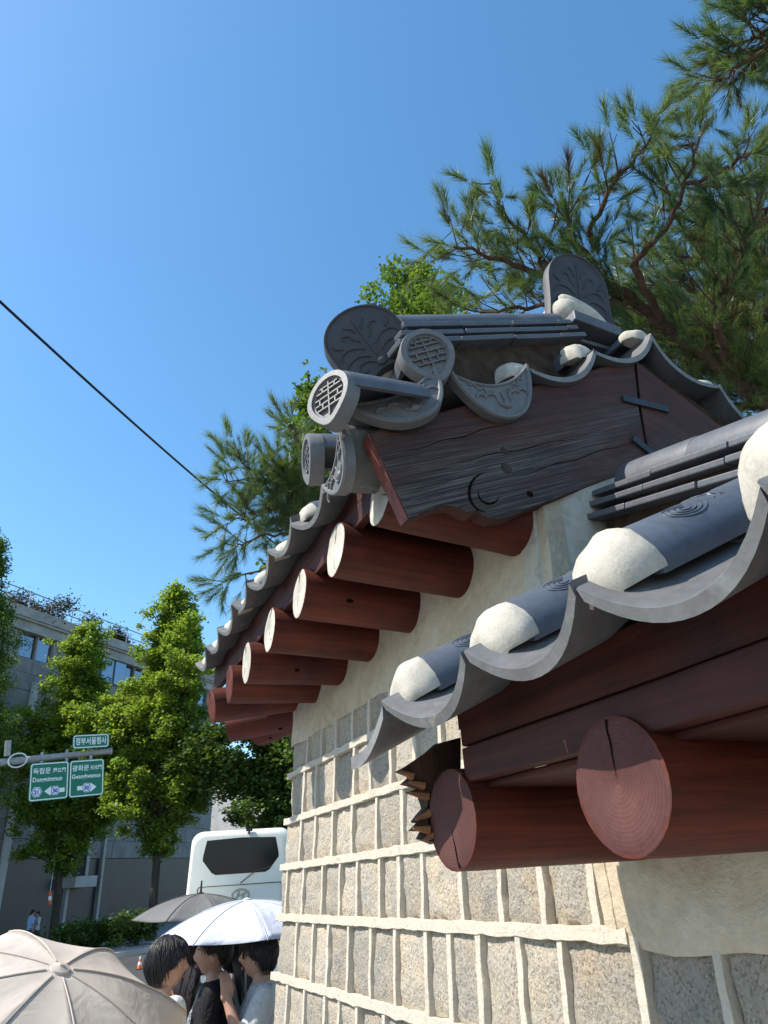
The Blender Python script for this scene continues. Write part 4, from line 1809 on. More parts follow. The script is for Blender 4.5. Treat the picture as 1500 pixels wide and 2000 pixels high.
def place_ginkgo(bx, by, tx, ty, rad, seed, n, size, label, **kw):
    b = at_z(bx, by, GROUND + 0.1)
    p = at_y(tx, ty, b.y)
    return ginkgo(b, p.z - b.z, rad, seed, n, size, label, lean=(p.x - b.x, 0), **kw)


place_ginkgo(300, 1838, 343, 1138, 6.0, 11, 135000, 0.155, 'tall ginkgo with a thin pointed top and dark trunk behind the white bus', spires=4, limbs=150, crown_from=0.21, clump=0.66, tr=0.2, shape=0.92)
place_ginkgo(108, 1846, 168, 1213, 6.6, 23, 125000, 0.155, 'ginkgo standing behind the green road signs', spires=3, limbs=140, crown_from=0.19, clump=0.66, tr=0.2, shape=0.85)
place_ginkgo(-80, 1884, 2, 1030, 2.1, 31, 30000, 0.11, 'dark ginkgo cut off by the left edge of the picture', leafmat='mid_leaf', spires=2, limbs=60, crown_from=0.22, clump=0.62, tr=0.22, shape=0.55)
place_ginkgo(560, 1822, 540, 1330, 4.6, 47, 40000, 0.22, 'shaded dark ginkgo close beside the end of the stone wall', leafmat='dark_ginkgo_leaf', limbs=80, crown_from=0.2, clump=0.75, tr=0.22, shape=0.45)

# two slender small-leaved trees behind the roof
def at_base(px, py, d):
    p = at_d(px, py, d)
    return Vector((p.x, p.y, GROUND))


b = at_base(805, 520, 17.0)
ginkgo(b, at_d(808, 510, 17.0).z - GROUND, 2.9, 61, 80000, 0.085, 'bright small leaved tree rising straight above the roof ridge', crown_from=0.3, limbs=220, spires=12, leafmat='mid_leaf', clump=0.36, tr=0.16, shape=0.5, group='slender trees behind the roof', droop=-0.35)
b = at_base(600, 730, 15.0)
ginkgo(b, at_d(590, 722, 15.0).z - GROUND, 1.5, 67, 34000, 0.085, 'slender small leaved tree left of the carved roof corner', crown_from=0.3, limbs=110, spires=5, leafmat='mid_leaf', clump=0.26, tr=0.14, shape=0.6, group='slender trees behind the roof', droop=-0.35)


def shoot_template(rng, n, axis_len, needle, spread=(18, 62)):
    """bottle-brush pine shoot along +z: needle triangles"""
    T = np.empty((n, 3, 3))
    for i in range(n):
        f = rng.uniform(0.05, 1) ** 0.75
        z = f * axis_len
        az = rng.uniform(0, 2 * math.pi)
        sp = math.radians(rng.uniform(*spread)) * (1 - 0.45 * f)
        L = needle * rng.uniform(0.75, 1.15)
        d = np.array([math.cos(az) * math.sin(sp), math.sin(az) * math.sin(sp), math.cos(sp)])
        w = np.cross(d, rng.normal(size=3))
        w = w / np.linalg.norm(w) * 0.0017
        p = np.array([0, 0, z])
        T[i, 0] = p - w
        T[i, 1] = p + w
        T[i, 2] = p + d * L + np.array([0, 0, 0.0])
    return T


def pine(base, label, limbs, seed, tr, height, shoot_axis=0.17, needle=0.105, n_needle=90, twig_step=0.10, group=None, lean=None, extra_brown=0.0, trunk_pts=None, hang=0.0):
    """limbs: list of polylines (world points) with a thickness; twigs and needle shoots grow from them"""
    rng = np.random.default_rng(seed)
    t = thing('pine_tree', label, 'tree', base, group)
    M = Matrix.Translation(Vector(base))
    b0 = np.array(base)
    mb = MB()
    if trunk_pts:
        mb.tube([Vector(p) - Vector(base) for p in trunk_pts], [tr * (1 - 0.6 * i / (len(trunk_pts) - 1)) for i in range(len(trunk_pts))], 12)
    templ = [shoot_template(rng, n_needle, shoot_axis, needle) for _ in range(6)]
    br = MB()
    G, Bn = [], []

    def put_shoot(p, d, k=1.0, brown=False):
        d = d / np.linalg.norm(d)
        x, y = ortho(d)
        T = templ[rng.integers(6)] * k
        R = np.stack([x, y, d], axis=1)
        W = T @ R.T + p
        (Bn if brown else G).append(W)

    for lm in limbs:
        P = np.array([tuple(q) for q in lm['pts']])
        r0, r1 = lm['r']
        n = len(P)
        # smooth the polyline
        S = []
        for i in range(n - 1):
            for k in range(6):
                f = k / 6
                a, b_, c_, d_ = P[max(i - 1, 0)], P[i], P[i + 1], P[min(i + 2, n - 1)]
                S.append(0.5 * ((2 * b_) + (c_ - a) * f + (2 * a - 5 * b_ + 4 * c_ - d_) * f * f + (3 * b_ - 3 * c_ + d_ - a) * f ** 3))
        S.append(P[-1])
        S = np.array(S)
        S += rng.normal(size=S.shape) * 0.012
        br.tube([tuple(q - b0) for q in S], [r0 + (r1 - r0) * i / (len(S) - 1) for i in range(len(S))], 7)
        seg = np.linalg.norm(np.diff(S, axis=0), axis=1)
        cum = np.concatenate([[0], np.cumsum(seg)])
        L = cum[-1]
        s = L * lm.get('bare', 0.2)
        while s < L:
            p = np.array([np.interp(s, cum, S[:, k]) for k in range(3)])
            e = np.array([np.interp(min(L, s + 0.05), cum, S[:, k]) for k in range(3)]) - p
            if np.linalg.norm(e) < 1e-6:
                e = S[-1] - S[-2]
            e /= np.linalg.norm(e)
            for _ in range(lm.get('n', 1)):
                rd = rng.normal(size=3)
                rd -= e * rd.dot(e)
                rd /= np.linalg.norm(rd)
                d = e * rng.uniform(0.35, 0.9) + rd * rng.uniform(0.5, 1.0) + np.array([0, 0, rng.uniform(0.0, 0.5)])
                d /= np.linalg.norm(d)
                tl = lm.get('twig', 0.32) * rng.uniform(0.45, 1.25)
                mid = p + d * tl * 0.55 + np.array([0, 0, -0.05 * tl])
                end = p + d * tl + np.array([0, 0, 0.10 * tl])
                br.tube([tuple(p - b0), tuple(mid - b0), tuple(end - b0)], [0.007, 0.005, 0.003], 4, cap=False)
                brown = rng.uniform() < extra_brown
                put_shoot(end, (end - mid) + np.array([0, 0, 0.12 - hang]) * tl, rng.uniform(0.85, 1.2), brown)
                for _k in range(rng.integers(1, 4)):
                    f = rng.uniform(0.35, 0.95)
                    q = p + (end - p) * f
                    dd = d * 0.7 + rng.normal(size=3) * 0.55 + np.array([0, 0, 0.15 - hang])
                    dd /= np.linalg.norm(dd)
                    q2 = q + dd * rng.uniform(0.04, 0.13)
                    br.tube([tuple(q - b0), tuple(q2 - b0)], [0.004, 0.003], 4, cap=False)
                    put_shoot(q2, dd, rng.uniform(0.75, 1.1), rng.uniform() < extra_brown)
            s += twig_step * rng.uniform(0.6, 1.4) * lm.get('step', 1.0)
        put_shoot(S[-1], S[-1] - S[-3], 1.25)
    if trunk_pts:
        mb.build('trunk', MAT['pine_bark'], t, M, recalc=False)
    o = br.build('branches', MAT['pine_bark'], t, M, recalc=False)
    V = np.concatenate(G) - b0
    o = obj('needles', tri_mesh('needles', V, MAT['pine_needle']), t, M)
    o['kind'] = 'stuff'
    if Bn:
        o = obj('dry_needles', tri_mesh('dry_needles', np.concatenate(Bn) - b0, MAT['brown_needle']), t, M)
        o['kind'] = 'stuff'
    return t


D = at_d
TB = at_base(2060, 700, 6.9)
trunk = [TB, TB + Vector((0.05, 0, 2.0)), TB + Vector((0.0, 0.1, 4.2)), TB + Vector((-0.15, 0.1, 6.2)), TB + Vector((-0.2, 0.2, 8.2))]
limbs = [
    dict(pts=[trunk[2], D(1560, 800, 6.2), D(1440, 742, 6.0), D(1300, 640, 5.9), D(1200, 560, 5.8), D(1080, 545, 5.7), D(970, 505, 5.6), D(885, 474, 5.5)], r=(0.075, 0.008), bare=0.30, n=2, twig=0.30),
    dict(pts=[D(1230, 590, 5.8), D(1130, 590, 5.9), D(1010, 600, 6.0), D(920, 615, 6.1)], r=(0.03, 0.008), bare=0.05, n=2, twig=0.3),
    dict(pts=[D(1080, 545, 5.7), D(1030, 470, 5.8), D(975, 400, 5.8), D(960, 352, 5.8)], r=(0.02, 0.005), bare=0.15, n=1, twig=0.22),
    dict(pts=[D(1200, 560, 5.8), D(1130, 480, 5.6), D(1110, 420, 5.6), D(1090, 390, 5.6)], r=(0.022, 0.005), bare=0.1, n=2, twig=0.26),
    dict(pts=[D(1150, 460, 5.6), D(1200, 360, 5.5), D(1250, 300, 5.5), D(1290, 262, 5.5)], r=(0.02, 0.005), bare=0.1, n=1, twig=0.26),
    dict(pts=[D(1300, 640, 5.9), D(1240, 520, 5.6), D(1300, 450, 5.5), D(1345, 340, 5.4), D(1365, 270, 5.4)], r=(0.032, 0.006), bare=0.35, n=1, twig=0.28),
    dict(pts=[D(1345, 360, 5.4), D(1420, 330, 5.3), D(1500, 270, 5.2), D(1540, 245, 5.2)], r=(0.016, 0.005), bare=0.1, n=1, twig=0.25),
    dict(pts=[D(1440, 742, 6.0), D(1400, 640, 5.8), D(1440, 520, 5.6), D(1480, 420, 5.5)], r=(0.04, 0.006), bare=0.15, n=2, twig=0.36),
    dict(pts=[D(1560, 800, 6.2), D(1480, 720, 6.4), D(1380, 690, 6.6), D(1270, 690, 6.7), D(1230, 640, 6.7)], r=(0.03, 0.006), bare=0.1, n=3, twig=0.36),
    dict(pts=[D(1560, 640, 6.4), D(1440, 600, 6.5), D(1330, 560, 6.6), D(1260, 560, 6.7)], r=(0.03, 0.006), bare=0.05, n=3, twig=0.4),
    dict(pts=[D(1580, 560, 6.5), D(1480, 500, 6.6), D(1400, 440, 6.7), D(1330, 420, 6.8)], r=(0.025, 0.006), bare=0.05, n=3, twig=0.4),
    dict(pts=[trunk[3], D(1600, 400, 6.4), D(1520, 420, 6.2), D(1480, 400, 6.1), D(1430, 370, 6.0)], r=(0.03, 0.006), bare=0.35, n=1, twig=0.28),
    dict(pts=[D(1600, 790, 6.4), D(1500, 690, 6.3), D(1430, 660, 6.3), D(1360, 700, 6.3)], r=(0.03, 0.006), bare=0.1, n=3, twig=0.34),
    dict(pts=[D(1620, 820, 6.4), D(1520, 790, 6.3), D(1440, 800, 6.2), D(1400, 760, 6.2)], r=(0.03, 0.006), bare=0.1, n=2, twig=0.3),
    dict(pts=[D(1580, 700, 7.0), D(1470, 640, 7.2), D(1380, 600, 7.3), D(1290, 610, 7.3)], r=(0.03, 0.006), bare=0.0, n=4, twig=0.45),
    dict(pts=[D(1580, 620, 7.4), D(1480, 560, 7.5), D(1400, 540, 7.5), D(1340, 510, 7.5)], r=(0.03, 0.006), bare=0.0, n=4, twig=0.45),
    dict(pts=[D(1580, 760, 7.0), D(1490, 760, 7.0), D(1400, 720, 7.0), D(1330, 720, 7.0)], r=(0.03, 0.006), bare=0.0, n=4, twig=0.36),
    dict(pts=[trunk[4], D(1660, 100, 6.5), D(1550, 80, 6.2), D(1480, 110, 6.0), D(1400, 160, 5.9)], r=(0.04, 0.006), bare=0.45, n=2, twig=0.26),
    dict(pts=[trunk[4], D(1660, 40, 6.5), D(1560, 40, 6.3), D(1470, 75, 6.1)], r=(0.03, 0.006), bare=0.45, n=3, twig=0.26),
    dict(pts=[trunk[4], D(1600, -30, 6.5), D(1520, 0, 6.3), D(1480, 10, 6.1)], r=(0.03, 0.006), bare=0.3, n=3, twig=0.3),
]
pine(TB, 'big pine reaching over the tiled roof from the right', limbs, 5, 0.17, 8, group='pines behind the wall', extra_brown=0.08, trunk_pts=trunk, n_needle=125, twig_step=0.082, needle=0.118)
LB = at_base(640, 1000, 7.6)
lt = [LB, LB + Vector((0, 0.05, 1.8)), LB + Vector((-0.05, 0.1, 3.6)), LB + Vector((0.0, 0.1, 5.0)), LB + Vector((0.02, 0.1, 6.0))]
llimbs = [
    dict(pts=[D(620, 930, 7.6), D(560, 935, 7.3), D(500, 940, 7.1), D(440, 938, 6.9)], r=(0.02, 0.005), bare=0.15, n=2, twig=0.17),
    dict(pts=[D(630, 960, 7.6), D(540, 960, 7.3), D(480, 910, 7.1), D(462, 885, 7.0)], r=(0.015, 0.005), bare=0.2, n=1, twig=0.2),
    dict(pts=[D(630, 1000, 7.6), D(560, 985, 7.2), D(500, 1010, 7.0), D(440, 1015, 6.9)], r=(0.02, 0.005), bare=0.15, n=2, twig=0.17),
    dict(pts=[D(630, 1060, 7.6), D(550, 1040, 7.2), D(480, 1060, 7.0), D(450, 1075, 6.9)], r=(0.018, 0.005), bare=0.15, n=1, twig=0.22),
    dict(pts=[D(620, 1120, 7.6), D(540, 1110, 7.2), D(480, 1120, 7.0), D(445, 1130, 6.9)], r=(0.018, 0.005), bare=0.15, n=1, twig=0.17),
    dict(pts=[D(640, 950, 7.6), D(600, 900, 7.4), D(580, 850, 7.3), D(575, 830, 7.3)], r=(0.018, 0.005), bare=0.1, n=2, twig=0.2),
    dict(pts=[D(640, 1010, 7.6), D(580, 950, 7.3), D(550, 930, 7.2), D(540, 910, 7.2)], r=(0.018, 0.005), bare=0.05, n=3, twig=0.26),
    dict(pts=[D(640, 1060, 7.6), D(590, 1010, 7.3), D(560, 1000, 7.2)], r=(0.018, 0.005), bare=0.05, n=3, twig=0.26),
]
pine(LB, 'smaller pine with drooping brush like shoots beyond the far eave', llimbs, 9, 0.11, 6, group='pines behind the wall', trunk_pts=lt, shoot_axis=0.20, needle=0.13, n_needle=120, twig_step=0.12, hang=0.22)

# ------------------------------------------------------------------ concrete building across the street
G0 = GROUND + 0.14
build = thing('concrete_building', 'grey concrete building with a dark ground floor and railed roof across the street', 'building', street(0, -4, 0.14))


def fbox(name, mat, a0, a1, z0, z1, d0, d1, parent=None, bevel=0.0, smooth=False):
    """box in facade coordinates; z measured from eye height"""
    c = FP0 + FD * ((a0 + a1) / 2) + FN * ((d0 + d1) / 2)
    M = frame(Vector((c.x, c.y, (z0 + z1) / 2)), FD, -FN, Vector((0, 0, 1)))
    mb = MB()
    mb.box((0, 0, 0), (a1 - a0, abs(d1 - d0), z1 - z0))
    return mb.build(name, MAT[mat], parent or build, M, smooth=smooth, bevel=bevel)


A0, A1 = -26.0, 11.6
Z_DARK, Z_CORN, Z_ROOF = 2.28, 14.93, 16.42
# openings of the upper floor: (a0, a1, z0, z1)
HOLES = []
_r = ray


def fac(px, py):
    r = ray(px, py)
    return r * (FP0.dot(FN) / r.dot(FN))


def fa(px, py):
    p = fac(px, py)
    return (p - FP0).dot(FD), p.z


w1a, w1z = fa(47, 1230)
w1b, w1zb = fa(70, 1286)
w2a, _ = fa(79, 1240)
w2b, _ = fa(104, 1294)
zt, zb_ = 14.92, 13.38
fbox('wall_core', 'facade_stone', A0, A1, -1.85, Z_CORN, -14, -0.45)
fbox('dark_base', 'dark_panel', A0 + 0.05, A1 - 0.05, -1.85, Z_DARK - 0.02, -0.44, -0.18)
# stone panels in courses, joints left open
rng_ = random.Random(4)
z = Z_DARK
row = 0
while z < Z_CORN - 0.02:
    h = min(1.02 if z < zb_ - 1.1 or z > zt else 1.02, Z_CORN - z)
    if z < zb_ and z + h > zb_ - 0.05:
        h = zb_ - z
    if z < zt - 0.01 and z >= zb_ - 0.01:
        h = zt - z
    a = A0 + (row % 2) * 0.9
    while a < A1 - 0.05:
        w = min(rng_.choice([1.9, 2.2, 2.5]), A1 - a)
        if abs(z - zb_) < 0.02 or (z > zb_ - 0.01 and z < zt - 0.01):
            # window storey: leave openings for the panes
            pass
        else:
            fbox('stone_panel', 'facade_stone', a + 0.012, a + w - 0.012, z + 0.012, z + h - 0.012, -0.44, -0.10 + rng_.uniform(-0.012, 0.012))
        a += w
    if z > zb_ - 0.01 and z < zt - 0.01:
        # piers between the windows
        per = (w2a - w1a)
        ww = (w1b - w1a)
        k = -14
        while w1a + k * per < A1 - 1.5:
            s = w1a + k * per
            if s > A0 + 0.5:
                grp = k % 7
                if grp in (0, 1, 4):
                    f = fbox('window', 'dark_panel', s - 0.02, s + ww + 0.02, z + 0.02, z + h - 0.02, -0.44, -0.34)
                    fbox('pane', 'window_glass', s + 0.10, s + ww - 0.10, z + 0.10, z + h - 0.10, -0.338, -0.31, f)
                    fbox('mullion', 'grey_paint', s - 0.03, s + 0.09, z + 0.02, z + h - 0.02, -0.338, -0.16, f)
                    fbox('stone_panel', 'facade_stone', s + ww + 0.03, s + per - 0.04, z + 0.012, z + h - 0.012, -0.44, -0.12)
                else:
                    fbox('stone_panel', 'facade_stone', s - 0.028, s + per - 0.042, z + 0.012, z + h - 0.012, -0.44, -0.11)
            k += 1
    z += h
    row += 1
# dark recess seen between the two trees, with its lintel
ra, rz = fa(203, 1262)
rb_, rzb = fa(243, 1345)
fbox('window', 'dark_panel', ra, rb_, rzb, rz, -0.30, -0.06)
for k in range(2):
    fbox('pane', 'window_glass', ra + 0.15 + k * (rb_ - ra) / 2, ra + (k + 1) * (rb_ - ra) / 2 - 0.05, rzb + 0.15, rz - 0.6, -0.058, -0.03)
# cornice and parapet
fbox('ledge', 'parapet_stone', A0 - 0.2, A1 + 0.2, Z_CORN, Z_CORN + 0.14, -14.2, 0.12, bevel=0.02)
k = A0 - 0.1
while k < A1:
    fbox('frieze_panel', 'parapet_stone', k + 0.012, min(k + 2.9, A1 + 0.1) - 0.012, Z_CORN + 0.142, Z_CORN + 0.66, -0.5, -0.02 + rng_.uniform(-0.01, 0.01))
    k += 2.9
fbox('cornice', 'parapet_stone', A0 - 0.25, A1 + 0.25, Z_CORN + 0.662, Z_CORN + 0.80, -14.3, 0.16, bevel=0.02)
fbox('cornice', 'parapet_stone', A0 - 0.3, A1 + 0.3, Z_CORN + 0.802, Z_CORN + 0.90, -14.3, 0.26, bevel=0.02)
k = A0 - 0.3
while k < A1:
    fbox('parapet_panel', 'parapet_stone', k + 0.01, min(k + 3.8, A1 + 0.3) - 0.01, Z_CORN + 0.902, Z_ROOF, -0.5, 0.10)
    k += 3.8
fbox('parapet_panel', 'parapet_stone', A1 - 0.1, A1 + 0.25, Z_CORN + 0.902, Z_ROOF, -14.2, -0.52)
# small dark window low in the wall, doorway, canopy and pale strips
sa, sz = fa(343, 1559)
sb, szb = fa(378, 1583)
f = fbox('window', 'dark_panel', sa - 0.1, sb + 0.3, szb - 0.1, sz + 0.1, -0.3, -0.07)
fbox('pane', 'window_glass', sa + 0.05, sb + 0.12, szb, sz, -0.068, -0.04, f)
for (px0, py0, px1, py1, mat, d) in ((24, 1560, 37, 1830, 'pale_pilaster', 0.05),):
    a0_, z1_ = fa(px0, py0)
    a1_, _ = fa(px1, py0)
    fbox('pilaster', mat, a0_, a1_, -1.80, 12.0, -0.3, d)
for (px, w, dd) in ((203, 0.20, 0.0), (141, 0.22, 0.0)):
    a0_, _ = fa(px, 1640)
    fbox('pilaster', 'grey_paint', a0_, a0_ + w, -1.80, 5.2, -0.3, 0.10)
a0_, z1_ = fa(144, 1618)
a1_, z0_ = fa(172, 1712)
d_ = fbox('door', 'black_rubber', a0_, a1_, z0_, z1_, -0.3, -0.06)
fbox('door_frame', 'grey_paint', a1_ - 0.28, a1_ - 0.04, z0_, z1_, -0.058, 0.02, d_)
a0_, z1_ = fa(126, 1713)
a1_, z0_ = fa(166, 1733)
fbox('canopy', 'pale_pilaster', a0_, a1_, z0_, z1_, -0.3, 0.9)
# roof railing
rail = None
for zz in (Z_ROOF + 0.55, Z_ROOF + 1.15):
    mb = MB()
    mb.tube([FP0 + FD * A0 + FN * -0.2 + Vector((0, 0, zz - FP0.z)), FP0 + FD * A1 + FN * -0.2 + Vector((0, 0, zz - FP0.z))], 0.035, 6)
    mb.build('handrail', MAT['steel'], build, I4)
k = A0
while k < A1:
    mb = MB()
    q = FP0 + FD * k + FN * -0.2
    q2 = Vector((q.x, q.y, Z_ROOF - 0.02))
    mb.tube([q2, q2 + Vector((0, 0, 1.15))], 0.035, 6)
    mb.build('rail_post', MAT['steel'], build, I4)
    k += 1.75
q = FP0 + FD * fa(207, 1200)[0] + FN * -1.2
mb = MB()
mb.tube([(q.x, q.y, Z_ROOF - 0.5), (q.x, q.y, Z_ROOF + 2.3)], 0.025, 6)
mb.build('aerial', MAT['steel'], build, I4)


def small_bush(name, label, c, r, n, size, seed, mat, group, cat='bush'):
    rng = np.random.default_rng(seed)
    t = thing(name, label, cat, c, group)
    nb = 26
    cc = rng.normal(size=(nb, 3)) * np.array([0.5, 0.5, 0.3]) * np.array(r) + np.array([0, 0, r[2] * 0.75])
    cc[:, 2] = np.maximum(cc[:, 2], r[2] * 0.25)
    idx = rng.integers(nb, size=n)
    cen = cc[idx] + rng.normal(size=(n, 3)) * 0.17 * np.array(r)
    M = Matrix.Translation(Vector(c))
    o = obj('foliage', quad_mesh('foliage', leaf_quads(cen, size, rng), MAT[mat]), t, M)
    o['kind'] = 'stuff'
    mb = MB()
    for k in range(7):
        mb.tube([(0, 0, 0), tuple(cc[k] * np.array([0.5, 0.5, 0.55])), tuple(cc[k])], [0.035, 0.022, 0.008], 5)
    mb.build('stem', MAT['ginkgo_bark'], t, M, recalc=False)
    return t


for (px, a_w, lab, sd) in ((88, 2.6, 'reddish shrub on the roof behind the railing at the left', 3), (283, 1.7, 'rust tinged shrub on the roof beside the tall ginkgo top', 5)):
    a_, _ = fa(px, 1190)
    q = FP0 + FD * a_ + FN * -2.2
    small_bush('roof_shrub', lab, (q.x, q.y, Z_ROOF - 0.9), (a_w, 1.2, 1.9), 9000, 0.15, sd, 'red_leaf', 'shrubs on the roof')
fbox('roof_planter', 'parapet_stone', A0 + 1, A1 - 0.5, Z_CORN - 0.1, Z_ROOF - 0.75, -4.0, -0.52)

# planting along the far pavement
for (px, py, r, lab, sd) in ((150, 1852, (1.3, 0.8, 0.8), 'low green bush on the far pavement below the two strollers', 1),
                             (268, 1846, (1.2, 0.8, 0.75), 'low dark bush on the far pavement beside the tall ginkgo trunk', 2),
                             (185, 1850, (1.0, 0.7, 0.6), 'small round bush at the foot of the grey wall post', 8)):
    q = at_z(px, py, GROUND + 0.14)
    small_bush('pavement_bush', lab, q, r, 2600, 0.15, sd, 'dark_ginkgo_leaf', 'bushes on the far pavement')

# pale sunlit building glimpsed between the trees
q = at_y(480, 1610, 75)
pb = thing('pale_building', 'pale sunlit building glimpsed between the trees above the bus', 'building', (q.x + 4, q.y + 5, GROUND))
M = frame(Vector((q.x + 4, q.y + 5, 0)), FD, -FN, Vector((0, 0, 1)))
mb = MB()
mb.box((0, 0, 4.2), (16, 8, 12.3))
mb.build('wall', MAT['pale_pilaster'], pb, M, smooth=False)
mb = MB()
mb.box((0, 0, 10.6), (16.6, 8.6, 0.4))
mb.build('cornice', MAT['parapet_stone'], pb, M, smooth=False)
for i in range(5):
    for j in range(3):
        mb = MB()
        mb.box((-6 + i * 3, -4.02, 0.6 + j * 3.2), (1.3, 0.06, 1.7))
        w_ = mb.build('window', MAT['dark_panel'], pb, M, smooth=False)
        mb = MB()
        mb.box((-6 + i * 3, -4.06, 0.6 + j * 3.2), (1.1, 0.03, 1.5))
        mb.build('pane', MAT['window_glass'], w_, M, smooth=False)

# ------------------------------------------------------------------ road sign on its mast arm
SY = 33.0
sgA, sgB = at_y(60, 1490, SY), at_y(208, 1479, SY)
sign = thing('road_sign', 'green Korean direction signs hanging on a grey mast arm in front of the ginkgo', 'road sign', (sgA.x - 4.2, SY + 0.4, GROUND))
sx_ = 0.985
# board plane: turned a little, follows the measured corners at one distance each side
Ptl, Ptr, Pbl, Pbr = at_y(62, 1492, SY), at_y(208, 1480, SY + 0.6), at_y(52, 1567, SY), at_y(198, 1553, SY + 0.6)
sU = (Ptr - Ptl)
sU.z = 0
SW = sU.length
sU.normalize()
sN = Vector((sU.y, -sU.x, 0))
sZ = Vector((0, 0, 1))
HT = ((Ptl.z - Pbl.z) + (Ptr.z - Pbr.z)) / 2
c0 = (Ptl + Ptr + Pbl + Pbr) / 4
# the arm rises slightly to the right, the boards hang square from it
tilt = math.radians(6.0)
sUt = (sU * math.cos(tilt) + sZ * math.sin(tilt))
sZt = sN.cross(sUt) * -1
if sZt.z < 0:
    sZt = -sZt


def sframe(c):
    return frame(c, sUt, sZt, sUt.cross(sZt))


def rr_outline(w, h, r, n=5):
    pts = []
    for cx_, cy_, a0 in ((w / 2 - r, h / 2 - r, 0), (-w / 2 + r, h / 2 - r, 90), (-w / 2 + r, -h / 2 + r, 180), (w / 2 - r, -h / 2 + r, 270)):
        for i in range(n + 1):
            a = math.radians(a0 + 90 * i / n)
            pts.append((cx_ + r * math.cos(a), cy_ + r * math.sin(a)))
    return pts


def sign_board(c, w, h, label=None):
    M = sframe(c)
    mb = MB()
    mb.prism(rr_outline(w, h, 0.12), -0.05, 0.0)
    o = mb.build('sign_board', MAT['sign_green'], sign, M, smooth=False)
    if label:
        o['label'] = label
    mb = MB()
    a, b = rr_outline(w - 0.06, h - 0.06, 0.10), rr_outline(w - 0.14, h - 0.14, 0.07)
    n = len(a)
    vs = [(x, y, 0.004) for x, y in a] + [(x, y, 0.004) for x, y in b] + [(x, y, 0.008) for x, y in a] + [(x, y, 0.008) for x, y in b]
    fs = []
    for k in range(n):
        j = (k + 1) % n
        fs.append((2 * n + k, 2 * n + j, 3 * n + j, 3 * n + k))
        fs.append((k, j, 2 * n + j, 2 * n + k))
        fs.append((n + k, 3 * n + k, 3 * n + j, n + j))
    mb.add(vs, fs)
    mb.build('border', MAT['sign_white'], o, M, smooth=False)
    return o, M


def text_mesh(body, size, mat, parent, M, x, y, bold=0.0, sx=1.0, align='LEFT', name='lettering', dz=0.006):
    cu = bpy.data.curves.new('txt', 'FONT')
    cu.body = body
    cu.size = size
    cu.extrude = 0.002
    cu.offset = bold
    cu.align_x = align
    cu.resolution_u = 3
    to = bpy.data.objects.new('txt', cu)
    COL.objects.link(to)
    dg = bpy.context.evaluated_depsgraph_get()
    me = bpy.data.meshes.new_from_object(to.evaluated_get(dg))
    COL.objects.unlink(to)
    bpy.data.objects.remove(to)
    me.materials.clear()
    me.materials.append(MAT[mat])
    for v in me.vertices:
        v.co.x *= sx
    return obj(name, me, parent, M @ Matrix.Translation((x, y, dz)))


def hexagon(parent, M, x, y, r, txt):
    mb = MB()
    pts = [(r * math.cos(math.radians(60 * k)) * 0.95, r * math.sin(math.radians(60 * k))) for k in range(6)]
    mb.prism(pts, 0.010, 0.016)
    o = mb.build('route_shield', MAT['sign_white'], parent, M @ Matrix.Translation((x, y, 0)), smooth=False)
    mb = MB()
    p1 = [(a * 0.88, b * 0.88) for a, b in pts]
    p2 = [(a * 0.74, b * 0.74) for a, b in pts]
    vs = [(a, b, 0.0185) for a, b in p1] + [(a, b, 0.0185) for a, b in p2]
    mb.add(vs, [(k, (k + 1) % 6, 6 + (k + 1) % 6, 6 + k) for k in range(6)])
    mb.build('shield_border', MAT['sign_blue'], o, M @ Matrix.Translation((x, y, 0)), smooth=False)
    text_mesh(txt, r * 1.0, 'sign_blue', o, M @ Matrix.Translation((x, y, 0)), 0, -r * 0.36, 0.012, 0.9, 'CENTER', 'route_number', 0.0185)
    return o


def arrow(parent, M, x0, x1, y, w, flip):
    mb = MB()
    hw, hl = w * 1.15, w * 1.5
    if not flip:
        pts = [(x0, -w / 2), (x1 - hl, -w / 2), (x1 - hl, -hw), (x1, 0), (x1 - hl, hw), (x1 - hl, w / 2), (x0, w / 2)]
    else:
        pts = [(x1, w / 2), (x0 + hl, w / 2), (x0 + hl, hw), (x0, 0), (x0 + hl, -hw), (x0 + hl, -w / 2), (x1, -w / 2)]
    mb.prism(pts, 0.004, 0.009, None)
    return mb.build('arrow', MAT['sign_white'], parent, M @ Matrix.Translation((0, y, 0)), smooth=False)


hw_ = SW / 2
lw, rw = SW * 0.515, SW * 0.485
cl = c0 - sUt * (SW / 2 - lw / 2)
cr = c0 + sUt * (SW / 2 - rw / 2)
HB = HT * 1.0
o1, M1 = sign_board(cl, lw - 0.02, HB)
text_mesh('독립문', HB * 0.172, 'sign_white', o1, M1, -lw * 0.42, HB * 0.215, 0.004, 0.97)
text_mesh('獨立門', HB * 0.130, 'sign_white', o1, M1, lw * 0.085, HB * 0.225, 0.003, 0.86)
text_mesh('Dongnimmun', HB * 0.17, 'sign_white', o1, M1, -lw * 0.42, HB * 0.0, 0.005, 0.82)
hexagon(o1, M1, -lw * 0.30, -HB * 0.26, HB * 0.145, '21')
arrow(o1, M1, -lw * 0.11, lw * 0.40, -HB * 0.26, HB * 0.11, True)
hexagon(o1, M1, lw * 0.16, -HB * 0.26, HB * 0.135, '50')
o2, M2 = sign_board(cr, rw - 0.02, HB)
text_mesh('광화문', HB * 0.172, 'sign_white', o2, M2, -rw * 0.42, HB * 0.215, 0.004, 0.97)
text_mesh('光化門', HB * 0.130, 'sign_white', o2, M2, rw * 0.085, HB * 0.225, 0.003, 0.84)
text_mesh('Gwanghwamun', HB * 0.165, 'sign_white', o2, M2, -rw * 0.42, HB * 0.0, 0.005, 0.76)
arrow(o2, M2, -rw * 0.26, rw * 0.28, -HB * 0.26, HB * 0.11, False)
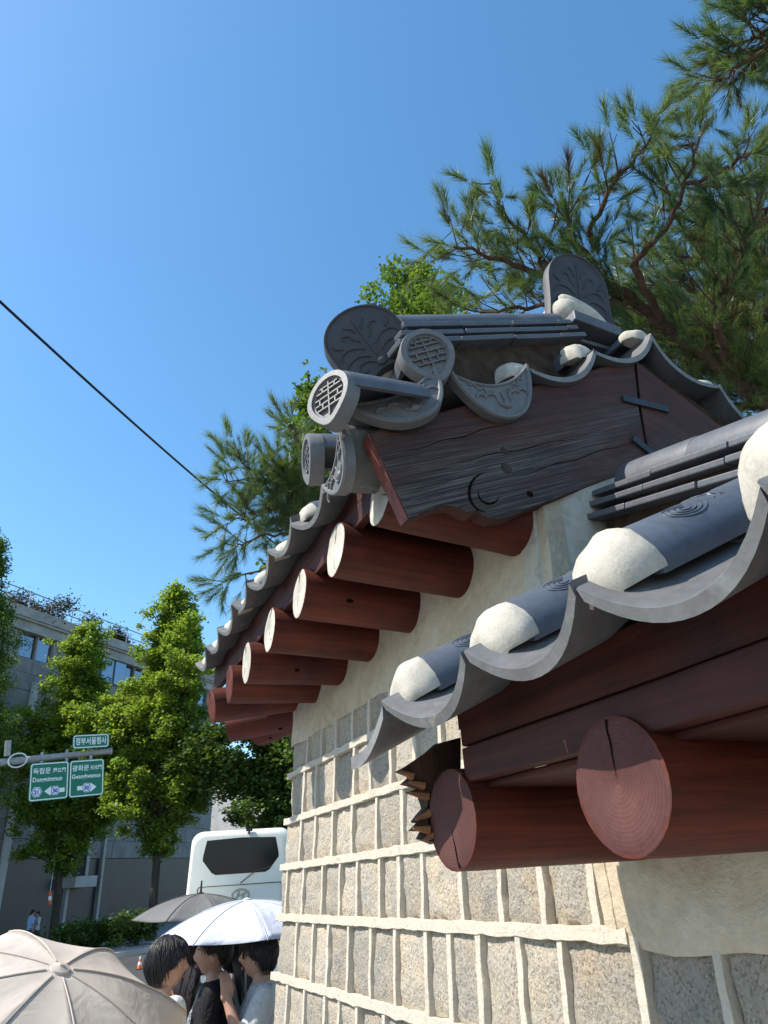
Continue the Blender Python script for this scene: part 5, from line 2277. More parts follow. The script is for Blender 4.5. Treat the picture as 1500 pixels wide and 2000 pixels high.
hexagon(o2, M2, -rw * 0.0, -HB * 0.26, HB * 0.14, '50')
cu_ = (at_y(138, 1452, SY + 0.4) + at_y(217, 1443, SY + 0.5)) / 2
uw, uh = (at_y(213, 1430, SY + 0.5) - at_y(140, 1440, SY + 0.4)).length, (at_y(140, 1438, SY + 0.4).z - at_y(138, 1466, SY + 0.4).z)
o3, M3 = sign_board(cu_, uw, uh)
text_mesh('정부서울청사', uh * 0.56, 'sign_white', o3, M3, 0, -uh * 0.19, 0.006, uw * 0.86 / (uh * 0.56 * 5.6), 'CENTER')
armL, armR = at_y(20, 1486, SY + 0.25), at_y(214, 1466, SY + 0.75)
off = Vector((0.0, 0.2, 0))
mb = MB()
armX = armL + (armL - armR) * 0.55
mb.tube([armX + off, armL + off, armR + off], [0.17, 0.155, 0.12], 12)
mb.build('mast_arm', MAT['grey_paint'], sign, I4)
mb = MB()
mb.tube([Vector((armX.x, armX.y + 0.2, GROUND)), Vector((armX.x, armX.y + 0.2, armX.z + 0.9))], [0.2, 0.16], 14)
mb.build('mast', MAT['grey_paint'], sign, I4)
mb = MB()
mb.tube([armR + off - sUt * 0.02, armR + off + sUt * 0.10], 0.15, 12)
mb.build('arm_cap', MAT['grey_paint'], sign, I4)
for f in (0.30, 0.55, 0.80):
    mb = MB()
    p = armL.lerp(armR, f) + off
    mb.box((0, 0, -0.25), (0.10, 0.16, 1.0), frame(p, sUt, -sN, sZt))
    mb.build('bracket', MAT['steel'], sign, I4, smooth=False)
for k in range(5):                              # wound cable hoop at the near end of the arm
    pass
mb = MB()
p = armL.lerp(armR, 0.06) + off
mb.tube([p + sUt * (0.35 * math.cos(math.radians(a))) + sZ * (0.28 * math.sin(math.radians(a))) + sN * 0.18 for a in range(0, 361, 24)], 0.028, 6)
mb.build('cable_loop', MAT['sign_white'], sign, I4)
mb = MB()
p = at_y(15, 1462, SY + 0.3)
mb.box((0, 0, 0), (0.22, 0.22, 0.62), frame(p, sUt, -sN, sZt))
mb.build('camera_box', MAT['grey_paint'], sign, I4, smooth=False, bevel=0.02)

# ------------------------------------------------------------------ overhead cable
cabA, cabB = at_d(-160, 440, 15.0), at_d(640, 1140, 30.0)
mb = MB()
n = 40
cb = []
for i in range(n + 1):
    f = i / n
    p = cabA.lerp(cabB, f)
    p.z -= 0.5 * 4 * f * (1 - f) * 0.6
    cb.append(p)
mb.tube(cb, 0.030, 6)
o = mb.build('overhead_cable', MAT['cable_black'])
tag(o, 'black overhead cable running down across the blue sky to the pine', 'cable')

# ------------------------------------------------------------------ bus
BYd = 19.0
bc = at_y(470, 1700, BYd)
b_top = at_y(470, 1619, BYd).z
bU = Vector((0.96, -0.27, 0)).normalized()      # across the rear, to the right
bF = Vector((-bU.y, bU.x, 0))                 # forwards, away from us
Bc = Vector((bc.x, BYd, GROUND))
bus = thing('white_bus', 'white coach seen from behind with a dark rear window beside the wall end', 'bus', Bc)
BM = frame(Bc, bU, bF, Vector((0, 0, 1)))
HB_ = b_top - GROUND
HWB = 1.25


def bus_ring(y, inset, drop, hw=HWB):
    """outline in x, z at depth y"""
    pts = []
    w, top = hw - inset, HB_ - drop
    for i in range(9):
        a = math.radians(90 * i / 8)
        pts.append((w - 0.30 + 0.30 * math.cos(a), y, top - 0.28 + 0.28 * math.sin(a)))
    for i in range(9):
        a = math.radians(90 + 90 * i / 8)
        pts.append((-w + 0.30 + 0.30 * math.cos(a), y, top - 0.28 + 0.28 * math.sin(a)))
    # sides bulge slightly towards the waist
    pts += [(-w - 0.06, y, HB_ * 0.55), (-w - 0.07, y, 1.0), (-w, y, 0.36), (w, y, 0.36), (w + 0.07, y, 1.0), (w + 0.06, y, HB_ * 0.55)]
    return pts


mb = MB()
mb.loft([bus_ring(0.0, 0.10, 0.16), bus_ring(0.03, 0.05, 0.09), bus_ring(0.10, 0.015, 0.03), bus_ring(0.25, 0.0, 0.0), bus_ring(5, 0, 0), bus_ring(11.2, 0, 0), bus_ring(11.4, 0.1, 0.15)])
mb.build('body', MAT['cream_paint'], bus, BM, angle=50)


def bus_px(px, py):
    p = at_y(px, py, BYd)
    q = BM.inverted() @ p
    return q.x, q.z


wp = [bus_px(*p) for p in ((407, 1643), (440, 1638), (500, 1635), (535, 1636))]
xl, zt_ = wp[0]
outl = [bus_px(*p) for p in ((403, 1641), (403, 1641), (470, 1635.5), (534, 1636))]
low_ = [bus_px(*p) for p in ((530, 1708), (420, 1709), (412, 1705), (394, 1681), (395, 1672))]
half = outl[:3]
cxb = 0.0
left = [low_[4], outl[0]]
pts = left + [(0, outl[2][1])] + [(-x, z) for x, z in reversed(left)] + [(-low_[3][0], low_[3][1]), (-low_[2][0], low_[2][1]), (-low_[1][0], low_[1][1]), low_[1], low_[2], low_[3]]
mb = MB()
FXZ = Matrix(((1, 0, 0, 0), (0, 0, -1, 0), (0, 1, 0, 0), (0, 0, 0, 1)))     # local z of a prism -> -y of the bus
mb.prism(pts, -0.02, 0.012)
mb.build('rear_window', MAT['bus_glass'], bus, BM @ FXZ, smooth=False, bevel=0.006)
# emblem: oval ring with a slanted letter
ex, ez = bus_px(470, 1748)
EM = BM @ FXZ @ Matrix.Translation((ex, ez, 0.012))
mb = MB()
mb.tube([(0.20 * math.cos(math.radians(a)), 0.125 * math.sin(math.radians(a)), 0) for a in range(0, 361, 15)], 0.020, 6)
em = mb.build('emblem', MAT['chrome'], bus, EM)
mb = MB()
for s in (-1, 1):
    mb.tube([(s * 0.085 - 0.03, -0.085, 0), (s * 0.070, 0.0, 0), (s * 0.085 + 0.045, 0.085, 0)], [0.022, 0.020, 0.022], 6)
mb.tube([(-0.075, -0.028, 0), (0, 0.0, 0), (0.075, 0.028, 0)], 0.016, 6)
mb.build('emblem_letter', MAT['chrome'], em, EM)
# lamps, stripe, seams, spoiler lens, reversing camera
def bus_box(name, mat, px0, py0, px1, py1, d=0.03):
    x0, z1 = bus_px(px0, py0)
    x1, z0 = bus_px(px1, py1)
    mb = MB()
    mb.box(((x0 + x1) / 2, (z0 + z1) / 2, d / 2), (abs(x1 - x0), abs(z1 - z0), d + 0.04))
    return mb.build(name, MAT[mat], bus, BM @ FXZ, smooth=False, bevel=0.006)


mb = MB()
mb.tube([(-0.98, HB_ - 1.25, 0.016), (0.98, HB_ - 1.25, 0.016)], 0.009, 5)
mb.build('panel_seam', MAT['black_rubber'], bus, BM @ FXZ)
mb = MB()
mb.tube([(0.0, HB_ - 1.22, 0.03), (0.35, HB_ - 0.98, 0.035), (0.75, HB_ - 0.90, 0.03)], 0.012, 6)
mb.build('wiper', MAT['black_rubber'], bus, BM @ FXZ)
bus_box('tail_light', 'red_plastic', 357, 1812, 372, 1836)
bus_box('stripe', 'blue_paint', 374, 1812, 560, 1834, 0.006)
bus_box('stripe', 'yellow_paint', 374, 1835, 560, 1842, 0.006)
bus_box('marker_light', 'amber_plastic', 524, 1763, 540, 1771)
bus_box('bumper', 'cream_paint', 360, 1862, 575, 1905, 0.06)
x0, z0 = bus_px(487, 1625)
mb = MB()
mb.box((x0, z0 + 0.05, 0.02), (0.16, 0.07, 0.10))
mb.box((x0, z0 + 0.0, 0.08), (0.05, 0.10, 0.05))
mb.build('rear_camera', MAT['dark_iron'], bus, BM @ FXZ, smooth=False)
for sx in (-1, 1):
    mb = MB()
    mb.tube([(sx * 1.02, 0.9, 0.014), (sx * 1.02, 2.0, 0.014), (sx * 0.98, HB_ - 1.25, 0.016)], 0.011, 5)
    mb.build('panel_seam', MAT['black_rubber'], bus, BM @ FXZ)
for k in range(6):
    for sx in (-1, 1):
        mb = MB()
        mb.box((sx * (HWB + 0.045), 1.6 + k * 1.65, HB_ - 1.05), (0.05, 1.45, 0.95))
        mb.build('side_window', MAT['bus_glass'], bus, BM, smooth=False)
for y in (2.4, 8.6):
    for sx in (-1, 1):
        wm = BM @ Matrix.Translation((sx * 1.12, y, 0.50)) @ Matrix.Rotation(math.radians(90), 4, 'Y')
        mb = MB()
        mb.tube([(0, 0, -0.15), (0, 0, 0.15)], 0.50, 24)
        wh = mb.build('wheel', MAT['black_rubber'], bus, wm, bevel=0.02)
        mb = MB()
        mb.tube([(0, 0, -0.16), (0, 0, 0.16)], 0.27, 20)
        mb.build('hub', MAT['steel'], wh, wm)

# ------------------------------------------------------------------ traffic cone and hanging marker
q = at_z(272, 1893, GROUND)
cone = thing('traffic_cone', 'orange and white traffic cone on the road beside the front man', 'cone', q)
M = Matrix.Translation(q)
hc = at_y(272, 1868, q.y).z - GROUND
k_ = hc / 0.72
mb = MB()
mb.box((0, 0, 0.02), (0.40, 0.40, 0.04))
mb.build('base', MAT['black_rubber'], cone, M @ Matrix.Scale(k_, 4), smooth=False)
zs = [(0.04, 0.16), (0.24, 0.125), (0.42, 0.088), (0.58, 0.058), (0.72, 0.030)]
for i in range(4):
    mb = MB()
    mb.tube([(0, 0, zs[i][0]), (0, 0, zs[i + 1][0])], [zs[i][1], zs[i + 1][1]], 18)
    mb.build('band', MAT['orange_plastic' if i % 2 == 0 else 'sign_white'], cone, M @ Matrix.Scale(k_, 4))
q = at_y(98, 1742, 42)
mk = thing('hanging_marker', 'small orange and white warning light hanging from a cord by the dark wall', 'marker', q)
M = Matrix.Translation(q)
mb = MB()
mb.tube([(0, 0, 3.0), (0, 0, 0)], 0.012, 5)
mb.build('cord', MAT['sign_white'], mk, M)
for i in range(3):
    mb = MB()
    mb.tube([(0.02 * i, 0, -0.18 * i), (0.02 + 0.02 * i, 0, -0.18 * (i + 1))], 0.075, 10)
    mb.build('band', MAT['orange_plastic' if i % 2 == 0 else 'sign_white'], mk, M)


# ------------------------------------------------------------------ umbrellas
def umbrella(label, apex, axis, R, depth, mats, n=8, spin=0.0, ferrule=0.05, sag=0.10, shaft=0.75, frame_mat='steel', tip_mat=None, group='open umbrellas', crease=0.0, seed=0):
    axis = Vector(axis).normalized()
    M = frame_axis(apex, axis) @ Matrix.Rotation(spin, 4, 'Z')
    t = thing('umbrella', label, 'umbrella', apex, group)
    nr, na = 12, 10

    def surf(a, f, edge):
        """edge 0 on a rib, 1 midway between ribs"""
        r = R * f * (1 - 0.055 * edge * f ** 2)
        z = -depth * (0.22 * f + 0.78 * f ** 2.3) - sag * edge * f * (1 - f * 0.55) * R * 0.5
        if crease:
            z += crease * noise.noise(Vector((r * math.cos(a) * 9, r * math.sin(a) * 9, seed))) * f
        return Vector((r * math.cos(a), r * math.sin(a), z))
    for k in range(n):
        a0, a1 = 2 * math.pi * k / n, 2 * math.pi * (k + 1) / n
        vs, fs = [], []
        for j in range(nr + 1):
            for i in range(na + 1):
                s = i / na
                edge = 1 - (2 * s - 1) ** 2
                # straight chords between ribs near the rim
                p = surf(a0 + (a1 - a0) * s, max(j / nr, 0.004), edge)
                ch = math.cos((a1 - a0) / 2) / math.cos((s - 0.5) * (a1 - a0))
                p.x *= ch
                p.y *= ch
                vs.append(p)
        for j in range(nr):
            for i in range(na):
                a = j * (na + 1) + i
                fs.append((a, a + 1, a + na + 2, a + na + 1))
        mb = MB()
        mb.add(vs, fs)
        o = mb.build('panel', MAT[mats[k % len(mats)]], t, M, angle=180)
        so = o.modifiers.new('cloth', 'SOLIDIFY')
        so.thickness = 0.0012
        mb = MB()
        mb.tube([surf(a0, max(j / nr, 0.01), 0) + Vector((0, 0, -0.006 - crease)) for j in range(nr + 1)], 0.0028, 5)
        mb.build('rib', MAT[frame_mat], t, M)
        mb = MB()
        mb.tube([surf(a0, j / nr, 0) + Vector((0, 0, 0.0015)) for j in range(1, nr + 1)], 0.0022, 5)
        mb.build('seam', MAT[mats[k % len(mats)]], t, M)
    mb = MB()
    mb.tube([(0, 0, 0.0), (0, 0, -shaft)], 0.006, 8)
    mb.build('shaft', MAT[frame_mat], t, M)
    mb = MB()
    mb.tube([(0, 0, -shaft), (0, 0, -shaft - 0.12)], 0.014, 10)
    mb.build('handle', MAT['black_rubber'], t, M)
    mb = MB()
    mb.tube([(0, 0, -0.012), (0, 0, 0.004), (0, 0, 0.010), (0, 0, ferrule)], [0.030, 0.026, 0.008, 0.006], 14)
    mb.build('ferrule', MAT[tip_mat or mats[0]], t, M)
    return t


CAMDIR = lambda p: (-Vector(p)).normalized()
ap = at_d(117, 1892, 2.5)
umbrella('large beige umbrella tipped towards us in the lower left corner', ap, CAMDIR(ap) * 0.30 + R_ * 0.27 + Vector((0.0, 0.0, 0.88)), 0.46, 0.14, ['beige_cloth'], spin=math.radians(34), ferrule=0.014, crease=0.005, seed=3, sag=0.06)
wp_ = at_d(482, 1757, 5.1)
umbrella('white umbrella held over the people beside the wall end', wp_, (-0.03, -0.06, 1), 0.545, 0.165, ['white_cloth'], spin=math.radians(25), ferrule=0.012, seed=5)
kp = at_d(392, 1745, 6.1)
umbrella('grey umbrella with a long black tip behind the white one', kp, (0.03, -0.03, 1), 0.49, 0.15, ['grey_cloth'], spin=math.radians(8), ferrule=0.085, tip_mat='black_rubber', frame_mat='black_rubber', seed=7)


# ------------------------------------------------------------------ people
def remesh(mb, vox, name, mat, smooth_it=4):
    me = mb.mesh(name + '_raw', True, 180, True, [MAT[mat]])
    tmp = bpy.data.objects.new('tmp', me)
    COL.objects.link(tmp)
    m = tmp.modifiers.new('r', 'REMESH')
    m.mode = 'VOXEL'
    m.voxel_size = vox
    m.use_smooth_shade = True
    s = tmp.modifiers.new('s', 'SMOOTH')
    s.iterations = smooth_it
    s.factor = 0.5
    dg = bpy.context.evaluated_depsgraph_get()
    out = bpy.data.meshes.new_from_object(tmp.evaluated_get(dg))
    bpy.data.objects.remove(tmp)
    bpy.data.meshes.remove(me)
    out.name = name
    out.materials.clear()
    out.materials.append(MAT[mat])
    out.polygons.foreach_set('use_smooth', [True] * len(out.polygons))
    return out


def ell_loft(mb, secs, n=24):
    """secs: (center xyz, rx, ry) stacked"""
    rings = []
    for c, rx, ry in secs:
        rings.append([Vector((c[0] + rx * math.cos(2 * math.pi * k / n), c[1] + ry * math.sin(2 * math.pi * k / n), c[2])) for k in range(n)])
    mb.loft(rings)


def head_mesh(mb, M, grow=0.0, female=False):
    """head centred on the skull, looking along +y. Face features are displacements of one closed surface"""
    nu, nv = 40, 30
    rings = []
    for j in range(nv + 1):
        ph = math.pi * j / nv
        ring = []
        for i in range(nu):
            th = 2 * math.pi * i / nu
            d = Vector((math.sin(ph) * math.sin(th), math.sin(ph) * math.cos(th), math.cos(ph)))
            x, y, z = d.x * 0.076, d.y * 0.095, d.z * 0.118
            front = max(0, d.y)
            low = max(0, -d.z)
            x *= 1 - 0.26 * low ** 1.5
            if d.y < 0:
                y *= 1 - 0.30 * low ** 1.2
                y -= 0.004
            else:
                y *= 1 - 0.02 * low
            # face planes
            az, el = th if th < math.pi else th - 2 * math.pi, d.z
            g = lambda a, b, sa, sb: math.exp(-((az - a) / sa) ** 2 - ((el - b) / sb) ** 2) * (1 if d.y > 0 else 0)
            y += 0.023 * g(0, -0.20, 0.17, 0.16) + 0.013 * g(0, -0.03, 0.12, 0.16)
            y -= 0.009 * (g(0.36, 0.02, 0.20, 0.11) + g(-0.36, 0.02, 0.20, 0.11))
            y += 0.005 * g(0, 0.18, 0.6, 0.10)
            y += 0.009 * g(0, -0.47, 0.24, 0.055) + 0.008 * g(0, -0.60, 0.22, 0.05)
            y -= 0.004 * g(0, -0.535, 0.2, 0.03)
            y += 0.012 * g(0, -0.83, 0.4, 0.10)
            y -= 0.006 * g(0, -0.70, 0.3, 0.05)
            p = Vector((x, y, z))
            if grow:
                p = p + d * grow
            ring.append(M @ p)
        rings.append(ring)
    mb.loft(rings)
    # ears
    if not grow:
        for s in (-1, 1):
            mb.ball((s * 0.076, -0.008, -0.012), (0.011, 0.020, 0.033), 10, 8, M)


def hand(mb, wrist, d, palm_n, s=1.0, curl=0.5):
    """palm with four unequal fingers and a thumb leaving its side"""
    d = Vector(d).normalized()
    n_ = (Vector(palm_n) - d * Vector(palm_n).dot(d)).normalized()
    side = d.cross(n_)
    M = frame(wrist, side, d, n_)
    mb.box((0, 0.045 * s, 0), (0.078 * s, 0.09 * s, 0.026 * s), M)
    mb.tube([M @ Vector((0, -0.02 * s, 0)), M @ Vector((0, 0.03 * s, 0))], 0.026 * s, 10)
    for k, (x, L) in enumerate(((-0.030, 0.070), (-0.010, 0.080), (0.010, 0.076), (0.030, 0.060))):
        p = Vector((x * s, 0.085 * s, 0))
        a = 0.0
        pts = [p]
        for seg, f in enumerate((0.45, 0.32, 0.23)):
            a += curl * (0.7 + 0.15 * seg)
            p = p + Vector((x * 0.12, math.cos(a), math.sin(a))) * (L * f * s)
            pts.append(p)
        mb.tube([M @ q for q in [Vector((x * s, 0.06 * s, 0))] + pts], [0.0098 * s, 0.0096 * s, 0.009 * s, 0.0085 * s, 0.007 * s], 8)
    pts = [Vector((-0.034, 0.022, 0.002)), Vector((-0.056, 0.052, 0.014)), Vector((-0.058, 0.080, 0.028)), Vector((-0.050, 0.100, 0.036))]
    mb.tube([M @ (q * s) for q in pts], [0.013 * s, 0.0115 * s, 0.0100 * s, 0.008 * s], 8)


def person(label, x, y, top_z, yaw, hair='short', hair_mat='black_hair', shirt='white_shirt', trousers='dark_trousers', arms=('down', 'down'), head_yaw=0.0, head_pitch=0.0, female=False, sleeve=0.55, skin='skin',
           vox=0.0085, glasses=False, loose=1.0, group='people waiting by the wall', ribbon=False, shoe='black_rubber', fine=True):
    """yaw: facing, degrees clockwise from +y (away from the camera)"""
    h = top_z - GROUND
    base = Vector((x, y, GROUND))
    B = Matrix.Translation(base) @ Matrix.Rotation(-math.radians(yaw), 4, 'Z')
    t = thing('person', label, 'person', base, group)
    k = h / 1.72
    sw = (0.175 if female else 0.198) * k            # half shoulder width
    S = lambda *v: Vector(v) * k
    zsh = 1.405
    hc = S(0, 0.018, 1.595)
    HM = Matrix.Translation(hc) @ Matrix.Rotation(-math.radians(head_yaw), 4, 'Z') @ Matrix.Rotation(math.radians(head_pitch), 4, 'X') @ Matrix.Scale(k, 4)

    def joints(side, pose):
        sh = Vector((side * (sw - 0.03 * k), -0.005 * k, zsh * k))
        if pose == 'down':
            return sh, sh + S(side * 0.055, -0.01, -0.285), sh + S(side * 0.06, 0.055, -0.535), S(side * 0.05, 0.15, -1)
        if pose == 'up':        # forearm raised in front of the chest, as when holding a handle
            return sh, sh + S(side * 0.05, 0.06, -0.275), sh + S(side * -0.03, 0.215, -0.085), S(-side * 0.15, 0.35, 0.9)
        if pose == 'face':
            return sh, sh + S(side * 0.06, 0.10, -0.255), sh + S(side * -0.04, 0.20, 0.00), S(-side * 0.1, 0.1, 1)
        if pose == 'fold':
            return sh, sh + S(side * 0.06, 0.03, -0.28), sh + S(side * -0.12, 0.215, -0.225), S(-side * 1, 0.25, 0.25)
        return sh, sh + S(side * 0.05, 0, -0.28), sh + S(side * 0.05, 0.05, -0.53), S(0, 0, -1)

    # ---- continuous body
    mb = MB()
    head_mesh(mb, HM, female=female)
    nr = 0.050 if female else 0.058
    mb.tube([hc + S(0, -0.028, -0.10), S(0, -0.010, 1.47), S(0, -0.012, 1.40)], [nr * k, nr * 1.04 * k, nr * 1.35 * k], 14)
    cw = (0.135 if female else 0.152)
    ell_loft(mb, [(S(0, 0.0, 0.80), 0.155 * k, 0.105 * k), (S(0, 0, 0.92), 0.162 * k, 0.112 * k), (S(0, 0, 1.06), 0.135 * k, 0.098 * k), (S(0, 0.004, 1.20), cw * 1.02 * k, 0.108 * k),
                  (S(0, 0.0, 1.32), cw * 1.08 * k, 0.106 * k), (S(0, -0.008, 1.40), sw * 0.80, 0.078 * k), (S(0, -0.010, 1.445), sw * 0.46, 0.055 * k)])
    arms_j = {}
    for side, pose in zip((-1, 1), arms):
        sh, el, wr, hd = joints(side, pose)
        arms_j[side] = (sh, el, wr, hd)
        mb.tube([sh, sh.lerp(el, 0.4), el], [0.050 * k, 0.046 * k, 0.038 * k], 12)
        mb.tube([el, el.lerp(wr, 0.35), wr], [0.039 * k, 0.037 * k, 0.026 * k], 12)
        mb.ball(tuple(el), 0.038 * k, 10, 8)
        mb.ball(tuple(sh), 0.052 * k, 10, 8)
        hand(mb, wr, hd, Vector((-side * 0.8, 0.5, 0.2)), k * 0.95, 0.55)
    for side in (-1, 1):
        mb.tube([S(side * 0.085, 0, 0.88), S(side * 0.088, 0.012, 0.50), S(side * 0.09, -0.005, 0.07)], [0.082 * k, 0.056 * k, 0.037 * k], 14)
        mb.ball(tuple(S(side * 0.09, -0.012, 0.34)), (0.052 * k, 0.055 * k, 0.10 * k), 12, 8)
        ell_loft(mb, [(S(side * 0.09, 0.05, 0.012), 0.040 * k, 0.115 * k), (S(side * 0.09, 0.035, 0.05), 0.038 * k, 0.095 * k), (S(side * 0.09, 0.0, 0.09), 0.036 * k, 0.05 * k)], 14)
    body = obj('body', remesh(mb, vox, 'body', skin, 2), t, B)
    # ---- shirt
    mb = MB()
    g = 0.016 * loose
    ell_loft(mb, [(S(0, 0.0, 0.865), (0.172 + g) * k, (0.122 + g) * k), (S(0, 0, 0.98), (0.158 + g) * k, (0.112 + g) * k), (S(0, 0, 1.10), (0.143 + g) * k, (0.108 + g) * k),
                  (S(0, 0.004, 1.22), (cw * 1.02 + g) * k, (0.112 + g) * k), (S(0, 0.0, 1.33), (cw * 1.09 + g * 0.8) * k, (0.108 + g * 0.7) * k),
                  (S(0, -0.008, 1.405), sw * 0.84, (0.080 + 0.010) * k), (S(0, -0.012, 1.452), sw * 0.45, 0.070 * k)], 28)
    for side in (-1, 1):
        sh, el, wr, hd = arms_j[side]
        en = sh.lerp(el, min(1, sleeve / 0.55) if sleeve <= 0.55 else 1.0)
        mb.ball(tuple(sh), (0.052 + 0.012) * k, 12, 8)
        mb.tube([sh, sh.lerp(en, 0.6), en], [(0.056 + 0.008) * k, (0.056 + g * 0.9) * k, (0.052 + g) * k], 14)
        if sleeve > 0.6:
            e2 = el.lerp(wr, min(1, (sleeve - 0.55) / 0.45))
            mb.ball(tuple(el), (0.040 + g) * k, 10, 8)
            mb.tube([el, e2], [(0.042 + g) * k, (0.034 + g) * k], 12)
    me = remesh(mb, vox * 1.15, 'shirt', shirt, 3)
    for v in me.vertices:
        c = v.co
        f = noise.noise(Vector((c.x * 11, c.y * 11, c.z * 5 + x * 3))) * 0.0060 + noise.noise(Vector((c.x * 24, c.y * 24, c.z * 9 + 7))) * 0.0025
        r = Vector((c.x, c.y, 0))
        if r.length > 0.03:
            v.co = c + r.normalized() * f * loose
    obj('shirt', me, t, B)
    if not female:
        mb = MB()
        mb.tube([S(0.062 * math.cos(math.radians(a)), -0.012 + 0.062 * math.sin(math.radians(a)), 1.452 - 0.010 * math.sin(math.radians(a))) for a in range(0, 361, 20)], 0.010 * k, 8)
        mb.build('collar', MAT[shirt], t, B)
    # ---- trousers, shoes
    mb = MB()
    ell_loft(mb, [(S(0, 0, 0.74), 0.162 * k, 0.112 * k), (S(0, 0, 0.86), 0.172 * k, 0.120 * k), (S(0, 0, 0.96), 0.160 * k, 0.113 * k), (S(0, 0, 0.99), 0.150 * k, 0.108 * k)])
    for side in (-1, 1):
        mb.tube([S(side * 0.085, 0, 0.86), S(side * 0.09, 0.01, 0.50), S(side * 0.092, -0.004, 0.10)], [0.094 * k, 0.078 * k, 0.066 * k], 14)
    obj('trousers', remesh(mb, vox * 1.3, 'trousers', trousers, 3), t, B)
    for side in (-1, 1):
        mb = MB()
        ell_loft(mb, [(S(side * 0.09, 0.05, 0.0), 0.047 * k, 0.130 * k), (S(side * 0.09, 0.05, 0.03), 0.048 * k, 0.128 * k), (S(side * 0.09, 0.035, 0.065), 0.043 * k, 0.10 * k), (S(side * 0.09, 0.0, 0.10), 0.042 * k, 0.058 * k)], 16)
        mb.build('shoe', MAT[shoe], t, B)
    # ---- hair
    mb = MB()
    nu, nv = 48, 26
    rings = []
    for j in range(nv + 1):
        ph = math.pi * j / nv
        ring = []
        for i in range(nu):
            th = 2 * math.pi * i / nu
            az = th if th < math.pi else th - 2 * math.pi
            d = Vector((math.sin(ph) * math.sin(th), math.sin(ph) * math.cos(th), math.cos(ph)))
            a = abs(az)
            if hair == 'short':
                line = 0.46 if a < 0.7 else (0.46 - 0.50 * min(1, (a - 0.7) / 0.55) if a < 1.7 else -0.04 - 0.52 * min(1, (a - 1.7) / 0.6))
                th_ = 0.016
            elif hair == 'mop':
                line = 0.26 if a < 0.95 else (0.26 - 0.45 * min(1, (a - 0.9) / 0.35) if a < 1.45 else -0.23 - 0.45 * min(1, (a - 1.55) / 0.35) if a > 1.55 else -0.23)
                th_ = 0.019
            else:
                line = 0.30 if a < 0.55 else 0.30 - 1.15 * min(1, (a - 0.55) / 0.45)
                th_ = 0.019
            keep = 1 / (1 + math.exp(-(d.z - line) * 26))
            lock = 0.006 * noise.noise(Vector((az * 6.5, d.z * 1.6 + x, y))) + 0.003 * noise.noise(Vector((az * 17, d.z * 2.2, x)))
            low = max(0, -d.z)
            X, Y, Z = d.x * 0.076, d.y * 0.095, d.z * 0.118
            X *= 1 - 0.20 * low ** 1.5
            if d.y < 0:
                Y *= 1 - 0.20 * low ** 1.2
            p = Vector((X, Y, Z)) * (0.90 + 0.10 * keep) + d * ((th_ + lock) * keep)
            if hair == 'mop' and keep > 0.5 and a < 1.2:
                p += Vector((0, 0.004, -0.004))
            ring.append(HM @ p)
        rings.append(ring)
    mb.loft(rings)
    ho = mb.build('hair', MAT[hair_mat], t, B, angle=180)
    if hair == 'long':
        mb = MB()
        rings = []
        n = 14
        for j in range(14):
            f = j / 13
            zz = hc.z + (0.03 - 0.47 * f) * k
            hw = (0.088 + 0.018 * math.sin(f * 2.6) - 0.030 * f) * k
            yc = hc.y - (0.030 + 0.075 * min(1, f * 2.2)) * k
            dp = (0.056 - 0.026 * f) * k
            ring = []
            for i in range(30):
                a = 2 * math.pi * i / 30
                w = 1 + 0.06 * noise.noise(Vector((a * 5, f * 2.0, x))) + 0.035 * noise.noise(Vector((a * 13, f * 3, y)))
                ring.append(Vector((hc.x + hw * math.cos(a) * w, yc + dp * math.sin(a) * w, zz)))
            rings.append(ring)
        mb.loft(rings)
        mb.build('hair_length', MAT[hair_mat], ho, B, angle=180)
    # loose strands over the cap
    sr = random.Random(int(x * 1000) + 5)
    mb = MB()
    def hair_line(a):
        a = abs(a)
        if hair == 'short':
            return 0.46 if a < 0.7 else (0.46 - 0.50 * min(1, (a - 0.7) / 0.55) if a < 1.7 else -0.04 - 0.52 * min(1, (a - 1.7) / 0.6))
        if hair == 'mop':
            return 0.20 if a < 0.95 else (0.20 - 0.35 * min(1, (a - 0.9) / 0.35) if a < 1.5 else -0.23 - 0.45 * min(1, (a - 1.5) / 0.4))
        return 0.30 if a < 0.55 else 0.30 - 1.0 * min(1, (a - 0.55) / 0.45)
    for q_ in range(520 if fine else 60):
        az = sr.uniform(-math.pi, math.pi)
        z0, z1 = sr.uniform(0.5, 0.98), hair_line(az) - sr.uniform(-0.12, 0.10)
        if z1 > z0 - 0.2:
            z0 = min(0.99, z1 + 0.35)
        dr = sr.uniform(-0.25, 0.25)
        lift = sr.uniform(0.0, 0.007)
        pts = []
        for k_ in range(7):
            f = k_ / 6
            dz = z0 + (z1 - z0) * f
            aa = az + dr * f + 0.10 * math.sin(f * 4 + q_)
            cz = math.sqrt(max(0, 1 - dz * dz))
            d = Vector((cz * math.sin(aa), cz * math.cos(aa), dz))
            low = max(0, -dz)
            X, Y, Z = d.x * 0.076 * (1 - 0.20 * low ** 1.5), d.y * 0.095, d.z * 0.118
            if d.y < 0:
                Y *= 1 - 0.20 * low ** 1.2
            pts.append(HM @ (Vector((X, Y, Z)) + d * (th_ + lift + 0.004 * math.sin(math.pi * f))))
        mb.tube(pts, [0.0008, 0.0018, 0.0021, 0.0021, 0.0018, 0.0013, 0.0004], 4, cap=False)
